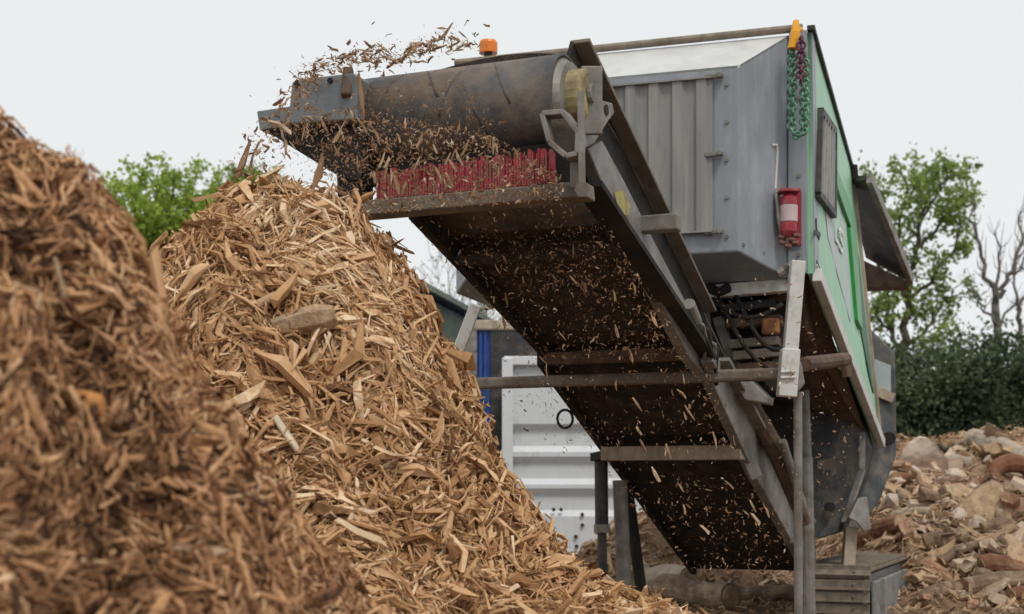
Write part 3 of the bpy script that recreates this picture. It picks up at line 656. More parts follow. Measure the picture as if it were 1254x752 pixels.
# second arm beside the lower section
am = MB(); am.prism([P(*p, 9.75) for p in ((872, 390), (884, 386), (908, 452), (900, 470))], Vector((.04, .1, 0))); part(am, 'link_arm', 'steel', conv, bevel=.006)
am = MB(); am.prism([P(*p, 9.4) for p in ((898, 468), (918, 464), (940, 486), (938, 494), (912, 490))], Vector((.1, .3, 0))); part(am, 'link_arm', 'steel', conv, bevel=.008)
am = MB(); am.tube([P(912, 486, 9.9), P(955, 560, 10.2), P(985, 640, 10.5)], [.07, .075, .05], 12); part(am, 'lift_cylinder', 'rust', conv)
am = MB(); am.tube([P(958, 540, 10.0), P(984, 622, 10.3)], .03, 10); part(am, 'cylinder_rod', 'steel', conv)
am = MB(); am.beam(P(915, 578, 9.9), P(928, 572, 9.9), .06, .14); part(am, 'beam_end_lug', 'steel', conv, bevel=.006)
rgm = MB(); c = P(692, 513, 9.95)
rgm.tube([c+Vector((math.cos(a)*.055, 0, math.sin(a)*.065)) for a in np.linspace(0, 2*PI, 15)], .011, 6); part(rgm, 'cable_loop', 'black', conv)

# --- lifting frame: cross pipe and white posts
Rr, Ll = P(962, 458, 8.6), P(549, 471, 9.36)
pi_ = MB(); pi_.beam(Ll, Rr, .085, .075); pipe = part(pi_, 'cross_pipe', 'brownsteel', bevel=.018)
po = MB(); po.beam(P(977, 320, 8.5), P(967, 440, 8.5), .085, .075, (0, 1, 0)); part(po, 'hanger_post', 'white', pipe, bevel=.006)
po = MB(); po.beam(P(967.5, 428, 8.5), P(963, 486, 8.5), .11, .1, (0, 1, 0))
for y in (455, 462): po.beam(P(955.5, y+.5, 8.44), P(974, y, 8.44), .02, .016)
part(po, 'hanger_sleeve', 'white', pipe, bevel=.006)
po = MB(); po.beam(P(583, 373, 9.25), P(551, 456, 9.33), .075, .065, (0, 1, 0)); part(po, 'hanger_post', 'white', pipe, bevel=.006)
po = MB(); po.prism([P(974, 430, 8.6), P(982, 446, 8.6), P(986, 470, 8.6), P(976, 482, 8.6)], Vector((0, .12, 0))); part(po, 'end_bracket', 'steel', pipe, bevel=.008)
po = MB(); po.tube([P(985, 446, 9.0), P(1035, 440, 9.9)], .05, 10); part(po, 'side_stub', 'rust', pipe)
po = MB(); po.tube([P(1024, 452, 10.6), P(1032, 440, 10.6), P(1036, 462, 10.6)], .05, 8); part(po, 'stub_clamp', 'rust', pipe)

# --- support legs
def leg(pts, r, m_, name='support_leg', n=12):
    l_ = MB(); l_.tube(pts, r, n); return part(l_, name, m_)
def gnd(px, Y): return Vector(((px-CX)/F*Y, Y, 0))
leg([P(977, 480, 8.7), gnd(978, 8.7)], .027, 'steel')
leg([P(985, 478, 11.3), P(988, 560, 11.3)], .04, 'steel'); leg([P(987, 560, 11.3), gnd(991, 11.3)], .055, 'steel')
o = leg([P(736, 555, 10.5), P(737, 650, 10.5)], .05, 'dark'); lg2 = MB(); lg2.tube([P(737, 650, 10.5), gnd(741, 10.5)], .034, 12); part(lg2, 'inner_tube', 'dark', o)
lg2 = MB(); lg2.tube([P(737, 642, 10.5), P(737, 652, 10.5)], .06, 12); part(lg2, 'collar', 'steel', o)
o = leg([P(759, 588, 10.6), gnd(767, 10.6)], .056, 'steel')
leg([P(768, 596, 10.8), gnd(792, 10.9)], .045, 'black', 'brace')
lg3 = MB(); lg3.beam(P(730, 560, 10.5), P(748, 556, 10.3), .1, .06); part(lg3, 'leg_mount', 'black')

# ------------------------------------------------------------------ things carried by the machine
def link_chain(pts, size, m_, parent, name, seed):
    mb = MB(); rr = random.Random(seed); n = len(pts)
    for i in range(n-1):
        a, b = Vector(pts[i]), Vector(pts[i+1]); d = (b-a).normalized(); c = (a+b)/2
        x = BC if i % 2 else -BL; x = (Matrix.Rotation(rr.uniform(-.5, .5), 3, 'Z') @ x); x = (x-d*x.dot(d)).normalized(); hl_ = (b-a).length*.72; ring = []
        for k in range(11):
            t_ = 2*PI*k/10; ring.append(c+d*(math.cos(t_)*hl_)+x*(math.sin(t_)*size))
        mb.tube(ring, size*.33, 6)
    return part(mb, name, m_, parent)
q0 = bp(.0, -.13, 2.98)
che = empty('lifting_chain', q0); tag(che, 'green and purple lifting chain hanging from the housing roof corner', 'chain')
hkb = MB(); hkb.tube([P(971, 60, 9.1), P(974, 40, 9.1), P(975, 26, 9.12)], [.036, .032, .02], 8); hkb.tube([P(970, 42, 9.1), P(981, 36, 9.15)], .018, 8); hkb.build('hook', 'hook', che)
pts = [P(970, 62+i*6.0, 9.12) for i in range(17)]+[P(973, 164, 9.12), P(978, 167, 9.12), P(983, 164, 9.12)]+[P(985, 158-i*6, 9.12) for i in range(16)]
link_chain(pts, .028, 'chain', che, 'green_chain', 1)
link_chain([P(981, 46+i*6, 9.05) for i in range(10)], .028, 'pchain', che, 'purple_chain', 2)
fe0 = bt(967, 268, -.16); fee = empty('fire_extinguisher', fe0); tag(fee, 'red fire extinguisher with a white label fixed to the grey housing corner', 'fire extinguisher')
def fx(px, py, t=-.14): return bt(px, py, t)
ex = MB(); ex.tube([fx(966, 238), fx(966, 243), fx(965, 284), fx(965, 290)], [.03, .056, .056, .035], 16); ex.build('cylinder', 'redpaint', fee, smooth=False)
ex = MB()
cA, cB = fx(966, 252), fx(965.6, 272); ex.tube([cA, cB], .0585, 16, cap=False); ex.build('paper_label', 'label', fee)
ex = MB(); ex.prism([fx(951, 234, -.05), fx(981, 234, -.05), fx(981, 300, -.05), fx(953, 300, -.05)], BL*.02); ex.build('back_board', 'redpaint', fee)
ex = MB(); ex.beam(fx(966, 233), fx(966, 236), .13, .13, (0, 1, 0)); ex.build('top_bracket', 'redpaint', fee)
ex = MB()
ex.tube([fx(965, 286), fx(965, 303)], .026, 8)
for x, y in ((957, 290), (970, 293), (976, 288), (965, 301), (958, 297), (974, 297)): ex.tube([fx(x-4, y, -.16), fx(x+4, y+1, -.16)], .016, 8)
ex.build('valve', mat('valve_rust', (.17, .085, .065), .7, 0, .4, 30), fee, bevel=.006)
ex = MB(); ex.tube([fx(949, 232, -.12), fx(951, 244, -.16), fx(953, 268, -.17), fx(956, 284, -.15)], .012, 8); ex.build('discharge_hose', 'steel', fee)
ex = MB(); ex.tube([fx(945, 178, -.16), fx(951, 178, -.12), fx(952, 186, -.11), fx(949, 232, -.12)], .011, 6); ex.build('safety_cord', 'white', fee)

# ------------------------------------------------------------------ containers and shed behind
YC = 16.0
ce = empty('shipping_container', P(745, 690, YC)); tag(ce, 'white ribbed steel container standing behind the conveyor', 'container')
def cp(px, py, dy=0.): return P(px, py, YC)+Vector((0, dy, 0))
w0 = MB()
x0, x1 = P(628, 0, YC).x, P(872, 0, YC).x; zb0 = P(0, 686, YC).z; zt0 = P(0, 442, YC).z
rows = [(zb0, 0)]
for yc in (612, 573, 533):
    z = P(0, yc, YC).z; rows += [(z-.19, 0), (z-.12, .07), (z+.06, .07), (z+.13, 0)]
rows.append((zt0, 0))
vs = [Vector((x, YC+.03+d, z)) for z, d in rows for x in (x0, x1)]
w0.add(vs, [(2*i, 2*i+1, 2*i+3, 2*i+2) for i in range(len(rows)-1)])
w0.add([Vector((x, y, z)) for y in (YC+.12, YC+6) for z in (zb0, zt0) for x in (x0-.1, x1+.1)], [(0, 1, 3, 2), (4, 6, 7, 5), (0, 4, 5, 1), (2, 3, 7, 6), (0, 2, 6, 4), (1, 5, 7, 3)])
w0.build('ribbed_wall', 'cwhite', ce)
for x in (621.5, 878.5):
    pc = MB(); pc.beam(Vector((P(x, 0, YC).x, YC, zb0)), Vector((P(x, 0, YC).x, YC, zt0+.03)), .125, .14, (0, 1, 0)); pc.build('corner_post', 'cwhite', ce, bevel=.01)
pc = MB(); pc.beam(Vector((x0-.1, YC, zb0-.03)), Vector((x1+.1, YC, zb0-.03)), .14, .10); pc.build('bottom_rail', 'cwhite', ce, bevel=.01)
pc = MB(); pc.beam(Vector((x0-.1, YC, zt0+.0)), Vector((x1+.1, YC, zt0+.0)), .1, .1); pc.build('top_rail', 'cwhite', ce, bevel=.01)
for x, y in ((678, 624), (687, 624), (713, 630), (713, 643), (705, 657), (706, 669)):
    pc = MB(); q = P(x, y, YC+.03); pc.tube([q, q-Vector((0, .03, 0))], .022, 8); pc.build('bolt', 'dark', ce)
pc = MB()
tb = MB(); tb.beam(Vector((x0-.3, YC+.1, .10)), Vector((x1+.2, YC+.1, .10)), .25, .22); o = tb.build('timber_bearer', 'redlog', origin=Vector(((x0+x1)/2, YC+.1, 0)), bevel=.01); tag(o, 'rusty brown bearer lying under the front of the white container', 'timber')
be = empty('shipping_container', P(640, 600, 19)); be.location.z = 0
tag(be, 'blue container with a grey corner post, behind the white one', 'container')
YB = 19.0
def bx3(mb, px0, px1, py1, py0z, y0, y1):
    xa, xb = P(px0, 0, YB).x, P(px1, 0, YB).x; z1 = P(0, py1, YB).z
    return mb.prism([Vector((xa, y0, py0z)), Vector((xb, y0, py0z)), Vector((xb, y0, z1)), Vector((xa, y0, z1))], Vector((0, y1-y0, 0)))
k_ = MB(); bx3(k_, 583, 760, 402, .12, YB+.06, YB+6); k_.build('wall', 'blue', be)
k_ = MB(); bx3(k_, 567, 584, 398, 0, YB-.02, YB+.18); k_.build('corner_post', 'steel', be, bevel=.02)
for x in (588, 594): 
    k_ = MB(); k_.tube([Vector((P(x, 0, YB).x, YB+.03, .2)), Vector((P(x, 0, YB).x, YB+.03, P(0, 406, YB).z))], .02, 8); k_.build('lock_bar', 'blue', be)
k_ = MB(); bx3(k_, 601, 758, 404, .12, YB-.0, YB+.05); k_.build('door_gap', 'dark', be)
k_ = MB(); bx3(k_, 567, 640, 392, P(0, 404, YB).z, YB-.03, YB+.2); k_.build('top_rail', 'palewood', be, bevel=.02)
# shed
sa, sb = P(470, 334, 18.0), P(640, 416, 27.0); sa.z = 0; sb.z = 0
dS = (sb-sa).normalized(); nS = Vector((dS.y, -dS.x, 0)); she = empty('shed', (sa+sb)/2); tag(she, 'dark low shed with a pale eave behind the fresh chip heap', 'shed')
EH = 4.0
zz = H+245/F*0
def shpt(px, py, z): 
    a = (px-CX)/F; t_ = (a*sa.y-sa.x)/(dS.x-a*dS.y); return sa+dS*t_
zE = H+(HY-355)/F*shpt(515, 0, 0).y
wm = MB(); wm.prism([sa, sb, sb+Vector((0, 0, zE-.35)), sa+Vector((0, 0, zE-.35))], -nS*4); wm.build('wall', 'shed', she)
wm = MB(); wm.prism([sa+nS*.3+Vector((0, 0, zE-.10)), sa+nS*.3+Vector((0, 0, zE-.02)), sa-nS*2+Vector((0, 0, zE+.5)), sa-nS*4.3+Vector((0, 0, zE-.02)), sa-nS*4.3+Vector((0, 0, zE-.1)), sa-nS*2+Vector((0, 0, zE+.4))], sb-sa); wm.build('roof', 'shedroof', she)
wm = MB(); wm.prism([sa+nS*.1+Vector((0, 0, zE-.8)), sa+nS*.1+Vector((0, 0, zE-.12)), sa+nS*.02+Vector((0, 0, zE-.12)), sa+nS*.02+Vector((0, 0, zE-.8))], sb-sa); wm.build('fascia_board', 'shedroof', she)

# ------------------------------------------------------------------ trees
def tree_skel(mb, base, height, spread, seed, r0, levels=3, trunk=.35, kids=5, tips=None, lean=(0, 0), droop=0., up=.6):
    rr = random.Random(seed)
    def limb(p, d, L, r, lev):
        n = 5; pts = [p]; q = p.copy(); dd = d.copy()
        for i in range(n):
            dd = (dd+Vector((rr.gauss(0, .10), rr.gauss(0, .10), rr.gauss(.03, .07)))).normalized(); q = q+dd*(L/n); pts.append(q.copy())
        rs = [max(.008, r*(1-.75*i/n)) for i in range(n+1)]; mb.tube(pts, rs, 7 if lev < 2 else 4, cap=False)
        if lev >= levels:
            if tips is not None: tips.extend(pts[2:])
            return
        if tips is not None and lev >= levels-1: tips.extend(pts[3:])
        for k in range(kids if lev else kids+2):
            t_ = rr.uniform(trunk if lev == 0 else .25, 1.0); i = min(n-1, int(t_*n)); b = pts[i].lerp(pts[i+1], t_*n-i)
            a = rr.uniform(0, 2*PI); side_ = Vector((math.cos(a), math.sin(a), 0)); nd = (dd*up+side_*spread+Vector((0, 0, .25))).normalized()
            limb(b, nd, L*rr.uniform(.45, .7)*(1-.35*t_ if lev == 0 else 1), rs[i]*.6, lev+1)
    limb(Vector(base), Vector((lean[0], lean[1], 1)).normalized(), height*.72, r0, 0)
def leaves(centers, n, size, sig, seed, shade=None):
    r = np.random.default_rng(seed); C = np.array([tuple(c) for c in centers]); idx = r.integers(len(C), size=n)
    clump = r.normal(size=(len(C), 1))
    c = C[idx]+r.normal(0, sig, (n, 3)); a = randdir(n, r); b = unit(np.cross(a, randdir(n, r))); s = size*r.uniform(.6, 1.4, n)
    V = np.stack([c-a*s[:, None]*.5, c+b*(s*.32)[:, None], c+a*s[:, None]*.5, c-b*(s*.32)[:, None]], 1).reshape(-1, 3)
    Q = np.arange(n*4).reshape(n, 4); T = np.repeat(np.clip(.5+.17*clump[idx, 0]+.14*r.normal(size=n), 0, 1), 4)
    return V, Q, T
def tree(name, label, base, height, seed, leafm, nleaf, lsize, sig, barkm='bark', group=None, crown_off=None, extra=None, **kw):
    e_ = empty(name, base); tag(e_, label, 'tree', group); tips = []; mb = MB(); tree_skel(mb, base, height, tips=tips, seed=seed, **kw); mb.build('trunk', barkm, e_)
    if nleaf:
        if extra: tips = [t for t in tips if extra(t)]
        V, Q, T = leaves(tips, nleaf, lsize, sig, seed); me = np_mesh('crown', V-np.array(base), Q, T); me.materials.append(M[leafm])
        o = bpy.data.objects.new('crown', me); COL.objects.link(o); o.parent = e_
    return e_
def gb(px, Y): return Vector(((px-CX)/F*Y, Y, 0))
def drawn_tree(name, label, Y, seed, limbs, leafm, nleaf, lsize, sig, lowest, dens=3, barkm='bark', tw=(.5, 1.2)):
    rr = random.Random(seed); base = P(limbs[0][0][0], 0, Y); base.z = 0; e_ = empty(name, base); tag(e_, label, 'tree'); mb = MB(); tips = []
    zl = P(0, lowest, Y).z
    for k, l in enumerate(limbs):
        pl, (r0, r1) = l[:-1], l[-1]; dep = 0 if k == 0 else rr.uniform(-1.3, 1.3); m_ = len(pl)-1
        pts = ([base] if k == 0 else [])+[P(x, y, Y+(dep*q/m_ if k else 0)) for q, (x, y) in enumerate(pl)]; fine = []
        for a, b in zip(pts, pts[1:]):
            for q in range(4): fine.append(a.lerp(b, q/4)+Vector((rr.gauss(0, .05), rr.gauss(0, .05), rr.gauss(0, .03))))
        fine.append(pts[-1]); n = len(fine); mb.tube(fine, [r0+(r1-r0)*q/(n-1) for q in range(n)], 7, cap=False)
        for q in range(3 if k else n//2, n):
            for _ in range(dens):
                d = (fine[q]-fine[q-1]).normalized(); a = Vector((rr.gauss(0, 1), rr.gauss(0, 1), rr.gauss(.3, .5))).normalized(); L = rr.uniform(*tw)
                p1 = fine[q]+(d+a).normalized()*L*.5; p2 = p1+(d*.4+a+Vector((0, 0, .25))).normalized()*L*.5
                mb.tube([fine[q], p1, p2], [max(.012, r1*.8), .011, .006], 4, cap=False)
                for p in (p1.lerp(p2, .3), p1.lerp(p2, .65), p2):
                    if p.z > zl+rr.gauss(0, .3): tips.append(p)
    mb.build('trunk', barkm, e_)
    V, Q, T = leaves(tips, nleaf, lsize, sig, seed); me = np_mesh('crown', V-np.array(base), Q, T); me.materials.append(M[leafm]); o = bpy.data.objects.new('crown', me); COL.objects.link(o); o.parent = e_
    return e_
lt = [[(205, 345), (204, 325), (205, 300), (.09, .06)]]; lr_ = random.Random(4)
for x, y in ((128, 240), (142, 216), (166, 206), (190, 199), (214, 203), (238, 199), (258, 208), (272, 232), (276, 258), (150, 262), (250, 254), (200, 244), (128, 272), (226, 232), (172, 236), (262, 280), (145, 290)):
    y += 26; x0 = 205+(x-205)*.12; lt.append([(x0, 338+lr_.uniform(-12, 12)), (x0+(x-x0)*.4+lr_.uniform(-5, 5), 338+(y-338)*.45), (x, y), (.045, .014)])
drawn_tree('leafy_tree', 'bright green bushy tree between the two chip heaps', 40, 21, lt, 'leafL', 10500, .15, .12, 312, 3, tw=(.4, .9))
l2 = [[(300, 345), (299, 300), (298, 270), (.06, .035)], [(299, 300), (290, 270), (284, 245), (.03, .012)], [(299, 290), (306, 255), (308, 232), (.03, .012)], [(298, 280), (297, 255), (298, 236), (.03, .012)], [(299, 300), (318, 270), (326, 250), (.03, .012)]]
drawn_tree('leafy_tree', 'smaller light green tree just behind the top of the fresh heap', 42, 22, l2, 'leafL', 2600, .14, .12, 290, 2)
l3 = [[(1104, 560), (1103, 450), (1106, 405), (1112, 360), (1118, 300), (1128, 240), (1142, 186), (.24, .03)], [(1104, 425), (1090, 385), (1082, 330), (1078, 280), (1080, 215), (.10, .02)], [(1106, 410), (1130, 388), (1150, 360), (1166, 335), (.08, .02)],
    [(1113, 350), (1140, 322), (1164, 292), (1176, 255), (.08, .02)], [(1121, 285), (1145, 252), (1168, 222), (1186, 212), (.07, .02)], [(1112, 350), (1098, 310), (1100, 250), (1112, 200), (.08, .02)], [(1125, 255), (1128, 220), (1120, 190), (.05, .02)],
    [(1107, 400), (1116, 430), (1140, 420), (1150, 405), (.05, .015)], [(1090, 385), (1076, 372), (1068, 350), (.05, .015)], [(1080, 260), (1062, 225), (1058, 205), (.05, .015)], [(1130, 240), (1150, 205), (1160, 185), (.05, .015)]]
drawn_tree('leafy_tree', 'tall airy green tree beyond the shredder and behind the hedge', 38, 35, [[(x, y+20+(8 if y < 260 else 0)) for x, y in l[:-1]]+[(l[-1][0]*.8, l[-1][1])] for l in l3], 'leafR', 6200, .14, .11, 440, 2, tw=(.4, .9))
def bare(label, Y, seed, limbs, name='bare_tree'):
    rr = random.Random(seed); base = P(limbs[0][0][0], 0, Y); base.z = 0; e_ = empty(name, base); tag(e_, label, 'tree'); mb = MB()
    for k, (pl, r0, r1) in enumerate([(l[:-1], *l[-1]) for l in limbs]):
        pts = [P(x, y, Y+.25*k*(-1)**k) for x, y in pl] if k else [base]+[P(x, y, Y) for x, y in pl]
        fine = []
        for a, b in zip(pts, pts[1:]):
            for q in range(3): fine.append(a.lerp(b, q/3)+Vector((rr.gauss(0, .04), rr.gauss(0, .05), rr.gauss(0, .03))))
        fine.append(pts[-1]); n = len(fine); mb.tube(fine, [r0+(r1-r0)*i/(n-1) for i in range(n)], 7, cap=False)
        if k:
            for i in range(2, n):
                for _ in range(2):
                    d = (fine[i]-fine[i-1]).normalized(); a = Vector((rr.gauss(0, 1), rr.gauss(0, .6), rr.gauss(.4, .5))).normalized(); L = rr.uniform(.25, .8)
                    p1 = fine[i]+(d+a*.8).normalized()*L*.5; p2 = p1+(d+a*.3+Vector((0, 0, .4))).normalized()*L*.5
                    mb.tube([fine[i], p1, p2], [r1*.9, r1*.6, r1*.3], 4, cap=False)
    mb.build('trunk', 'barebark', e_)
bare('leafless forked tree standing right of the airy green one', 37, 41, [
    [(1221, 430), (1220, 385), (1218, 350), (.13, .085)], [(1218, 352), (1206, 335), (1198, 300), (1190, 268), (1192, 250), (.07, .018)],
    [(1218, 354), (1222, 315), (1219, 282), (.05, .014)], [(1220, 364), (1232, 346), (1243, 320), (1251, 290), (1248, 264), (.075, .018)],
    [(1236, 340), (1250, 328), (1262, 296), (.05, .014)], [(1220, 398), (1207, 382), (1198, 364), (1190, 357), (.05, .014)], [(1222, 404), (1236, 378), (1250, 366), (.045, .013)]])
bare('leafless tree at the photo edge, partly cut off', 39, 42, [
    [(1252, 450), (1250, 400), (1246, 370), (.09, .06)], [(1246, 372), (1240, 340), (1243, 310), (.045, .013)], [(1247, 380), (1258, 350), (1266, 300), (.05, .014)]])
tree('bare_tree', 'thin tree coming into leaf above the shed roof', gb(520, 46), 9.2, 43, 'leafR', 500, .13, .2, 'bark', spread=.5, r0=.10, trunk=.3, kids=5)
tree('bare_tree', 'thin twiggy tree low between the heap slope and the conveyor', gb(566, 48), 8.2, 44, None, 0, 0, 0, 'barebark', spread=.6, r0=.09, trunk=.3, kids=5)
tree('bare_tree', 'twiggy tree seen low in the gap between the two heaps', gb(180, 44), 8.2, 45, None, 0, 0, 0, 'barebark', spread=.6, r0=.09, trunk=.3, kids=5)
# hedge
r = np.random.default_rng(9); n = 420
hx = r.uniform(7.6, 20, n); hz = r.uniform(.3, 1, n)**.8; top = 4.35+.45*fbm(hx, hx*0, .8, 3, 3); hy = 34+r.normal(0, .55, n)
cents = np.stack([hx, hy, hz*top], 1)
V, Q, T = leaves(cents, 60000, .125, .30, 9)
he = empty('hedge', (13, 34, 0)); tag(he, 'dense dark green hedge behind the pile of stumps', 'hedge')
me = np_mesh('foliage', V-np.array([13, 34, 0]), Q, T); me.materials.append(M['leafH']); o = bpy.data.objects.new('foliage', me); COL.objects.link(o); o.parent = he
hm = MB()
for i in range(26): x = 7.8+i*.48; hm.tube([Vector((x, 34, 0)), Vector((x+rr.uniform(-.2, .2), 34.1, 1.8)), Vector((x+rr.uniform(-.3, .3), 34, 3.4))], [.07, .05, .02], 6)
hm.build('stems', 'bark', he)
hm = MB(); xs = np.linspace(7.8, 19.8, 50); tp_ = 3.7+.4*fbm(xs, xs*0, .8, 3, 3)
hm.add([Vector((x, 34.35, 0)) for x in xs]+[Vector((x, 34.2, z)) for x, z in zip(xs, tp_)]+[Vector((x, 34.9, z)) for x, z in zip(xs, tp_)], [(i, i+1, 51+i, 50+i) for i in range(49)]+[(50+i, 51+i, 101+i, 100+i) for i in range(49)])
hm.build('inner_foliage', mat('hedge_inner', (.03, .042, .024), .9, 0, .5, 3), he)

# ------------------------------------------------------------------ stump and rubble heap at the right
def hR(x, y):
    # rises away from the camera and to the right
    d = (y-13.2)/5.6; z = np.interp(d, [-.2, 0, .25, .6, .85, 1.0, 1.5], [-.2, .1, .75, 1.35, 1.60, 1.68, 1.2])
    edge = np.clip((x-(3.0+.12*(y-13)))/.9, 0, 1)
    return z*edge*(1+.10*(x-4)*.4)+.22*fbm(x, y, 1.1, 3, 71)*edge+.08*fbm(x, y, 4, 2, 77)*edge-.06
V, Q = grid_heap('r', hR, 2.6, 9.5, 12.6, 21, 110, 120, None)
def rsamp(n, r): return np.stack([r.uniform(3.2, 9.2, n), r.uniform(12.9, 19.5, n)], 1)
parts = [(V, Q, np.full(len(V), .2))]
for k, (n, Lr, asp) in enumerate(((16000, (.04, .16), (.08, .3)), (1800, (.12, .36), (.05, .14)))):
    parts.append(chip_arrays(*heap_chips(hR, rsamp, n, 500+k, Lr, asp, lift=.05, tilt=.6), seed=550+k))
nc = len(Q); V, Q, T = join(parts); me = np_mesh('root_litter_heap', V, Q, T); me.materials.append(M['chipR']); me.materials.append(M['moundsoil'])
mi = np.zeros(len(me.polygons), dtype=np.int32); mi[:nc] = 1; me.polygons.foreach_set('material_index', mi)
o = bpy.data.objects.new('root_litter_heap', me); COL.objects.link(o); tag(o, 'heap of soil, bark and root litter behind the crawler track', 'litter', None, 'stuff')
def onR(px, py):
    """where the photo ray meets the rubble heap"""
    for Y in np.arange(12.8, 20.5, .04):
        p = P(px, py, Y)
        if p.z <= float(hR(np.array([p.x]), np.array([p.y]))[0]): return p
    return P(px, py, 18.3)
def rock_mesh(seed, sx, sy, sz, m_, cuts=0):
    import bmesh
    r = random.Random(seed); bm_ = bmesh.new(); bmesh.ops.create_icosphere(bm_, subdivisions=3, radius=.5)
    pl = [(Vector((r.gauss(0, 1), r.gauss(0, 1), r.gauss(0, 1))).normalized(), r.uniform(.16, .34)) for _ in range(9)]
    for v in bm_.verts:
        for n_, d in pl:
            k = v.co.dot(n_)
            if k > d: v.co -= n_*(k-d)
        v.co += Vector((r.gauss(0, .008), r.gauss(0, .008), r.gauss(0, .008)))
        v.co.x *= sx*1.5; v.co.y *= sy*1.5; v.co.z *= sz*1.5
    me = bpy.data.meshes.new('rock'); bm_.to_mesh(me); bm_.free(); me.materials.append(M[m_]); return me
def rock(px, py, sx, sy, sz, m_, rot, name, label, cat, seed, group=None):
    o = bpy.data.objects.new(name, rock_mesh(seed, sx, sy, sz, m_)); COL.objects.link(o); o.location = onR(px, py)+Vector((0, -.3*sz, .35*sz)); o.rotation_euler = rot
    tag(o, label, cat, group); return o
def log(px0, py0, px1, py1, r0, r1, label, m_='logbark', cat='log', name='log', bend=.06, seed=0, toward=0., group=None, ends='cut'):
    rr = random.Random(seed); a, b = onR(px0, py0), onR(px1, py1); a.z += r0*.6; b.z += r1*.6; a.y -= r0; b.y -= r1
    mid = (a+b)/2; d = (b-a); 
    if toward: b = P(px1, py1, a.y+toward)
    n = 7; pts = []; rs = []
    for i in range(n):
        t_ = i/(n-1); p = a.lerp(b, t_)+Vector((rr.gauss(0, bend*.3), rr.gauss(0, bend*.3), math.sin(PI*t_)*bend+rr.gauss(0, bend*.2))); pts.append(p); rs.append((r0+(r1-r0)*t_)*rr.uniform(.9, 1.1))
    e_ = empty(name, (a+b)/2); tag(e_, label, cat, group)
    mb = MB(); mb.tube(pts, rs, 12); mb.build('bark', m_, e_)
    d0 = (pts[1]-pts[0]).normalized(); d1 = (pts[-1]-pts[-2]).normalized()
    if r0 > .03:
        for p, d_, r_ in ((pts[0], -d0, rs[0]), (pts[-1], d1, rs[-1])):
            c_ = MB(); c_.tube([p, p+d_*.012], r_*.93, 12); c_.build('cut_end', ends, e_)
    return e_
def stump(px, py, R_, Hh, tilt, label, seed, m_='logbark'):
    rr = random.Random(seed); c = onR(px, py); e_ = empty('stump', c); tag(e_, label, 'tree stump'); n = 20
    R3 = Matrix.Rotation(tilt[1], 3, 'Y') @ Matrix.Rotation(tilt[0], 3, 'X'); v = []
    lob = [1+.16*math.sin(3*j/n*2*PI+seed)+.1*math.sin(5*j/n*2*PI+seed*2)+rr.uniform(-.05, .05) for j in range(n)]
    prof_ = [(-.5, 1.25), (-.25, 1.1), (.1, 1.0), (.42, .97), (.5, .93)]
    for h_, k in prof_:
        for j in range(n): a = 2*PI*j/n; v.append(R3 @ Vector((math.cos(a)*R_*k*lob[j], math.sin(a)*R_*k*lob[j], h_*Hh))+c)
    mb = MB(); mb.add(v, [(i*n+j, i*n+(j+1) % n, (i+1)*n+(j+1) % n, (i+1)*n+j) for i in range(4) for j in range(n)]+[tuple(range(n-1, -1, -1)), tuple(4*n+j for j in range(n))]); mb.build('bark', m_, e_)
    t_ = MB(); nn = R3 @ Vector((0, 0, 1)); top_ = v[4*n:5*n]; t_.prism([c+(p-c)*1.0-((p-c)-nn*(p-c).dot(nn))*.06 for p in top_], nn*.012); t_.build('cut_face', 'cut', e_)
    for k in range(4):
        a = rr.uniform(0, 2*PI); r_ = MB(); p0 = R3 @ Vector((math.cos(a)*R_, math.sin(a)*R_, -.4*Hh))+c; p1 = R3 @ Vector((math.cos(a)*R_*1.8, math.sin(a)*R_*1.8, -.55*Hh+rr.uniform(-.1, .2)))+c
        p2 = R3 @ Vector((math.cos(a+.3)*R_*2.3, math.sin(a+.3)*R_*2.3, -.6*Hh))+c
        r_.tube([p0, p1, p2], [R_*.28, R_*.16, R_*.05], 8); r_.build('root', m_, e_)
    return e_
rock(1128, 578, .42, .34, .40, 'concrete', (.3, .5, .2), 'concrete_block', 'large pinkish white broken block beside the rear plate', 'concrete block', 1)
rock(1097, 624, .30, .24, .15, 'concrete', (.3, .35, .1), 'concrete_slab', 'pale tilted slab of rubble just above the reddish log', 'concrete slab', 2)
rock(1094, 600, .13, .12, .14, 'redlog', (.3, .2, .8), 'brick_lump', 'rusty red lump below the pinkish white block', 'brick', 3)
rock(1177, 552, .17, .15, .24, 'palewood', (.1, .2, .3), 'stump_piece', 'pale upright lump of wood on the heap crest', 'wood lump', 4)
log(1188, 545, 1262, 578, .13, .15, 'long pale squared trunk sloping down along the heap crest', 'palewood', bend=.02, seed=1)
log(1196, 588, 1246, 604, .11, .10, 'short cut log below the pale trunk, its end towards the viewer', 'logbark', bend=.03, seed=2, toward=.7)
stump(1208, 636, .33, .34, (1.0, -.4), 'largest stump with a wide pale cut face in the middle of the heap', 5)
stump(1172, 615, .19, .25, (.9, .3), 'small stump with cut face beside the wide stump', 6)
stump(1238, 690, .24, .3, (.7, .6), 'dark stump low on the heap with roots out', 7)
log(1052, 668, 1100, 648, .10, .11, 'reddish log lying beside the foot plate', 'redlog', bend=.02, seed=4)
log(1180, 726, 1262, 716, .09, .08, 'straight brown log at the bottom of the heap', 'logbark', bend=.03, seed=5)
log(1120, 742, 1178, 722, .07, .06, 'thin dark log right behind the crawler track', 'logbark', bend=.04, seed=6)
log(1112, 640, 1122, 664, .035, .03, 'pale stick leaning against the tilted slab', 'cut', 'stick', 'stick', bend=.02, seed=7)
log(1140, 562, 1190, 556, .05, .03, 'dark curved branch on the crest behind the pinkish block', 'bark', 'branch', 'branch', bend=.10, seed=8)
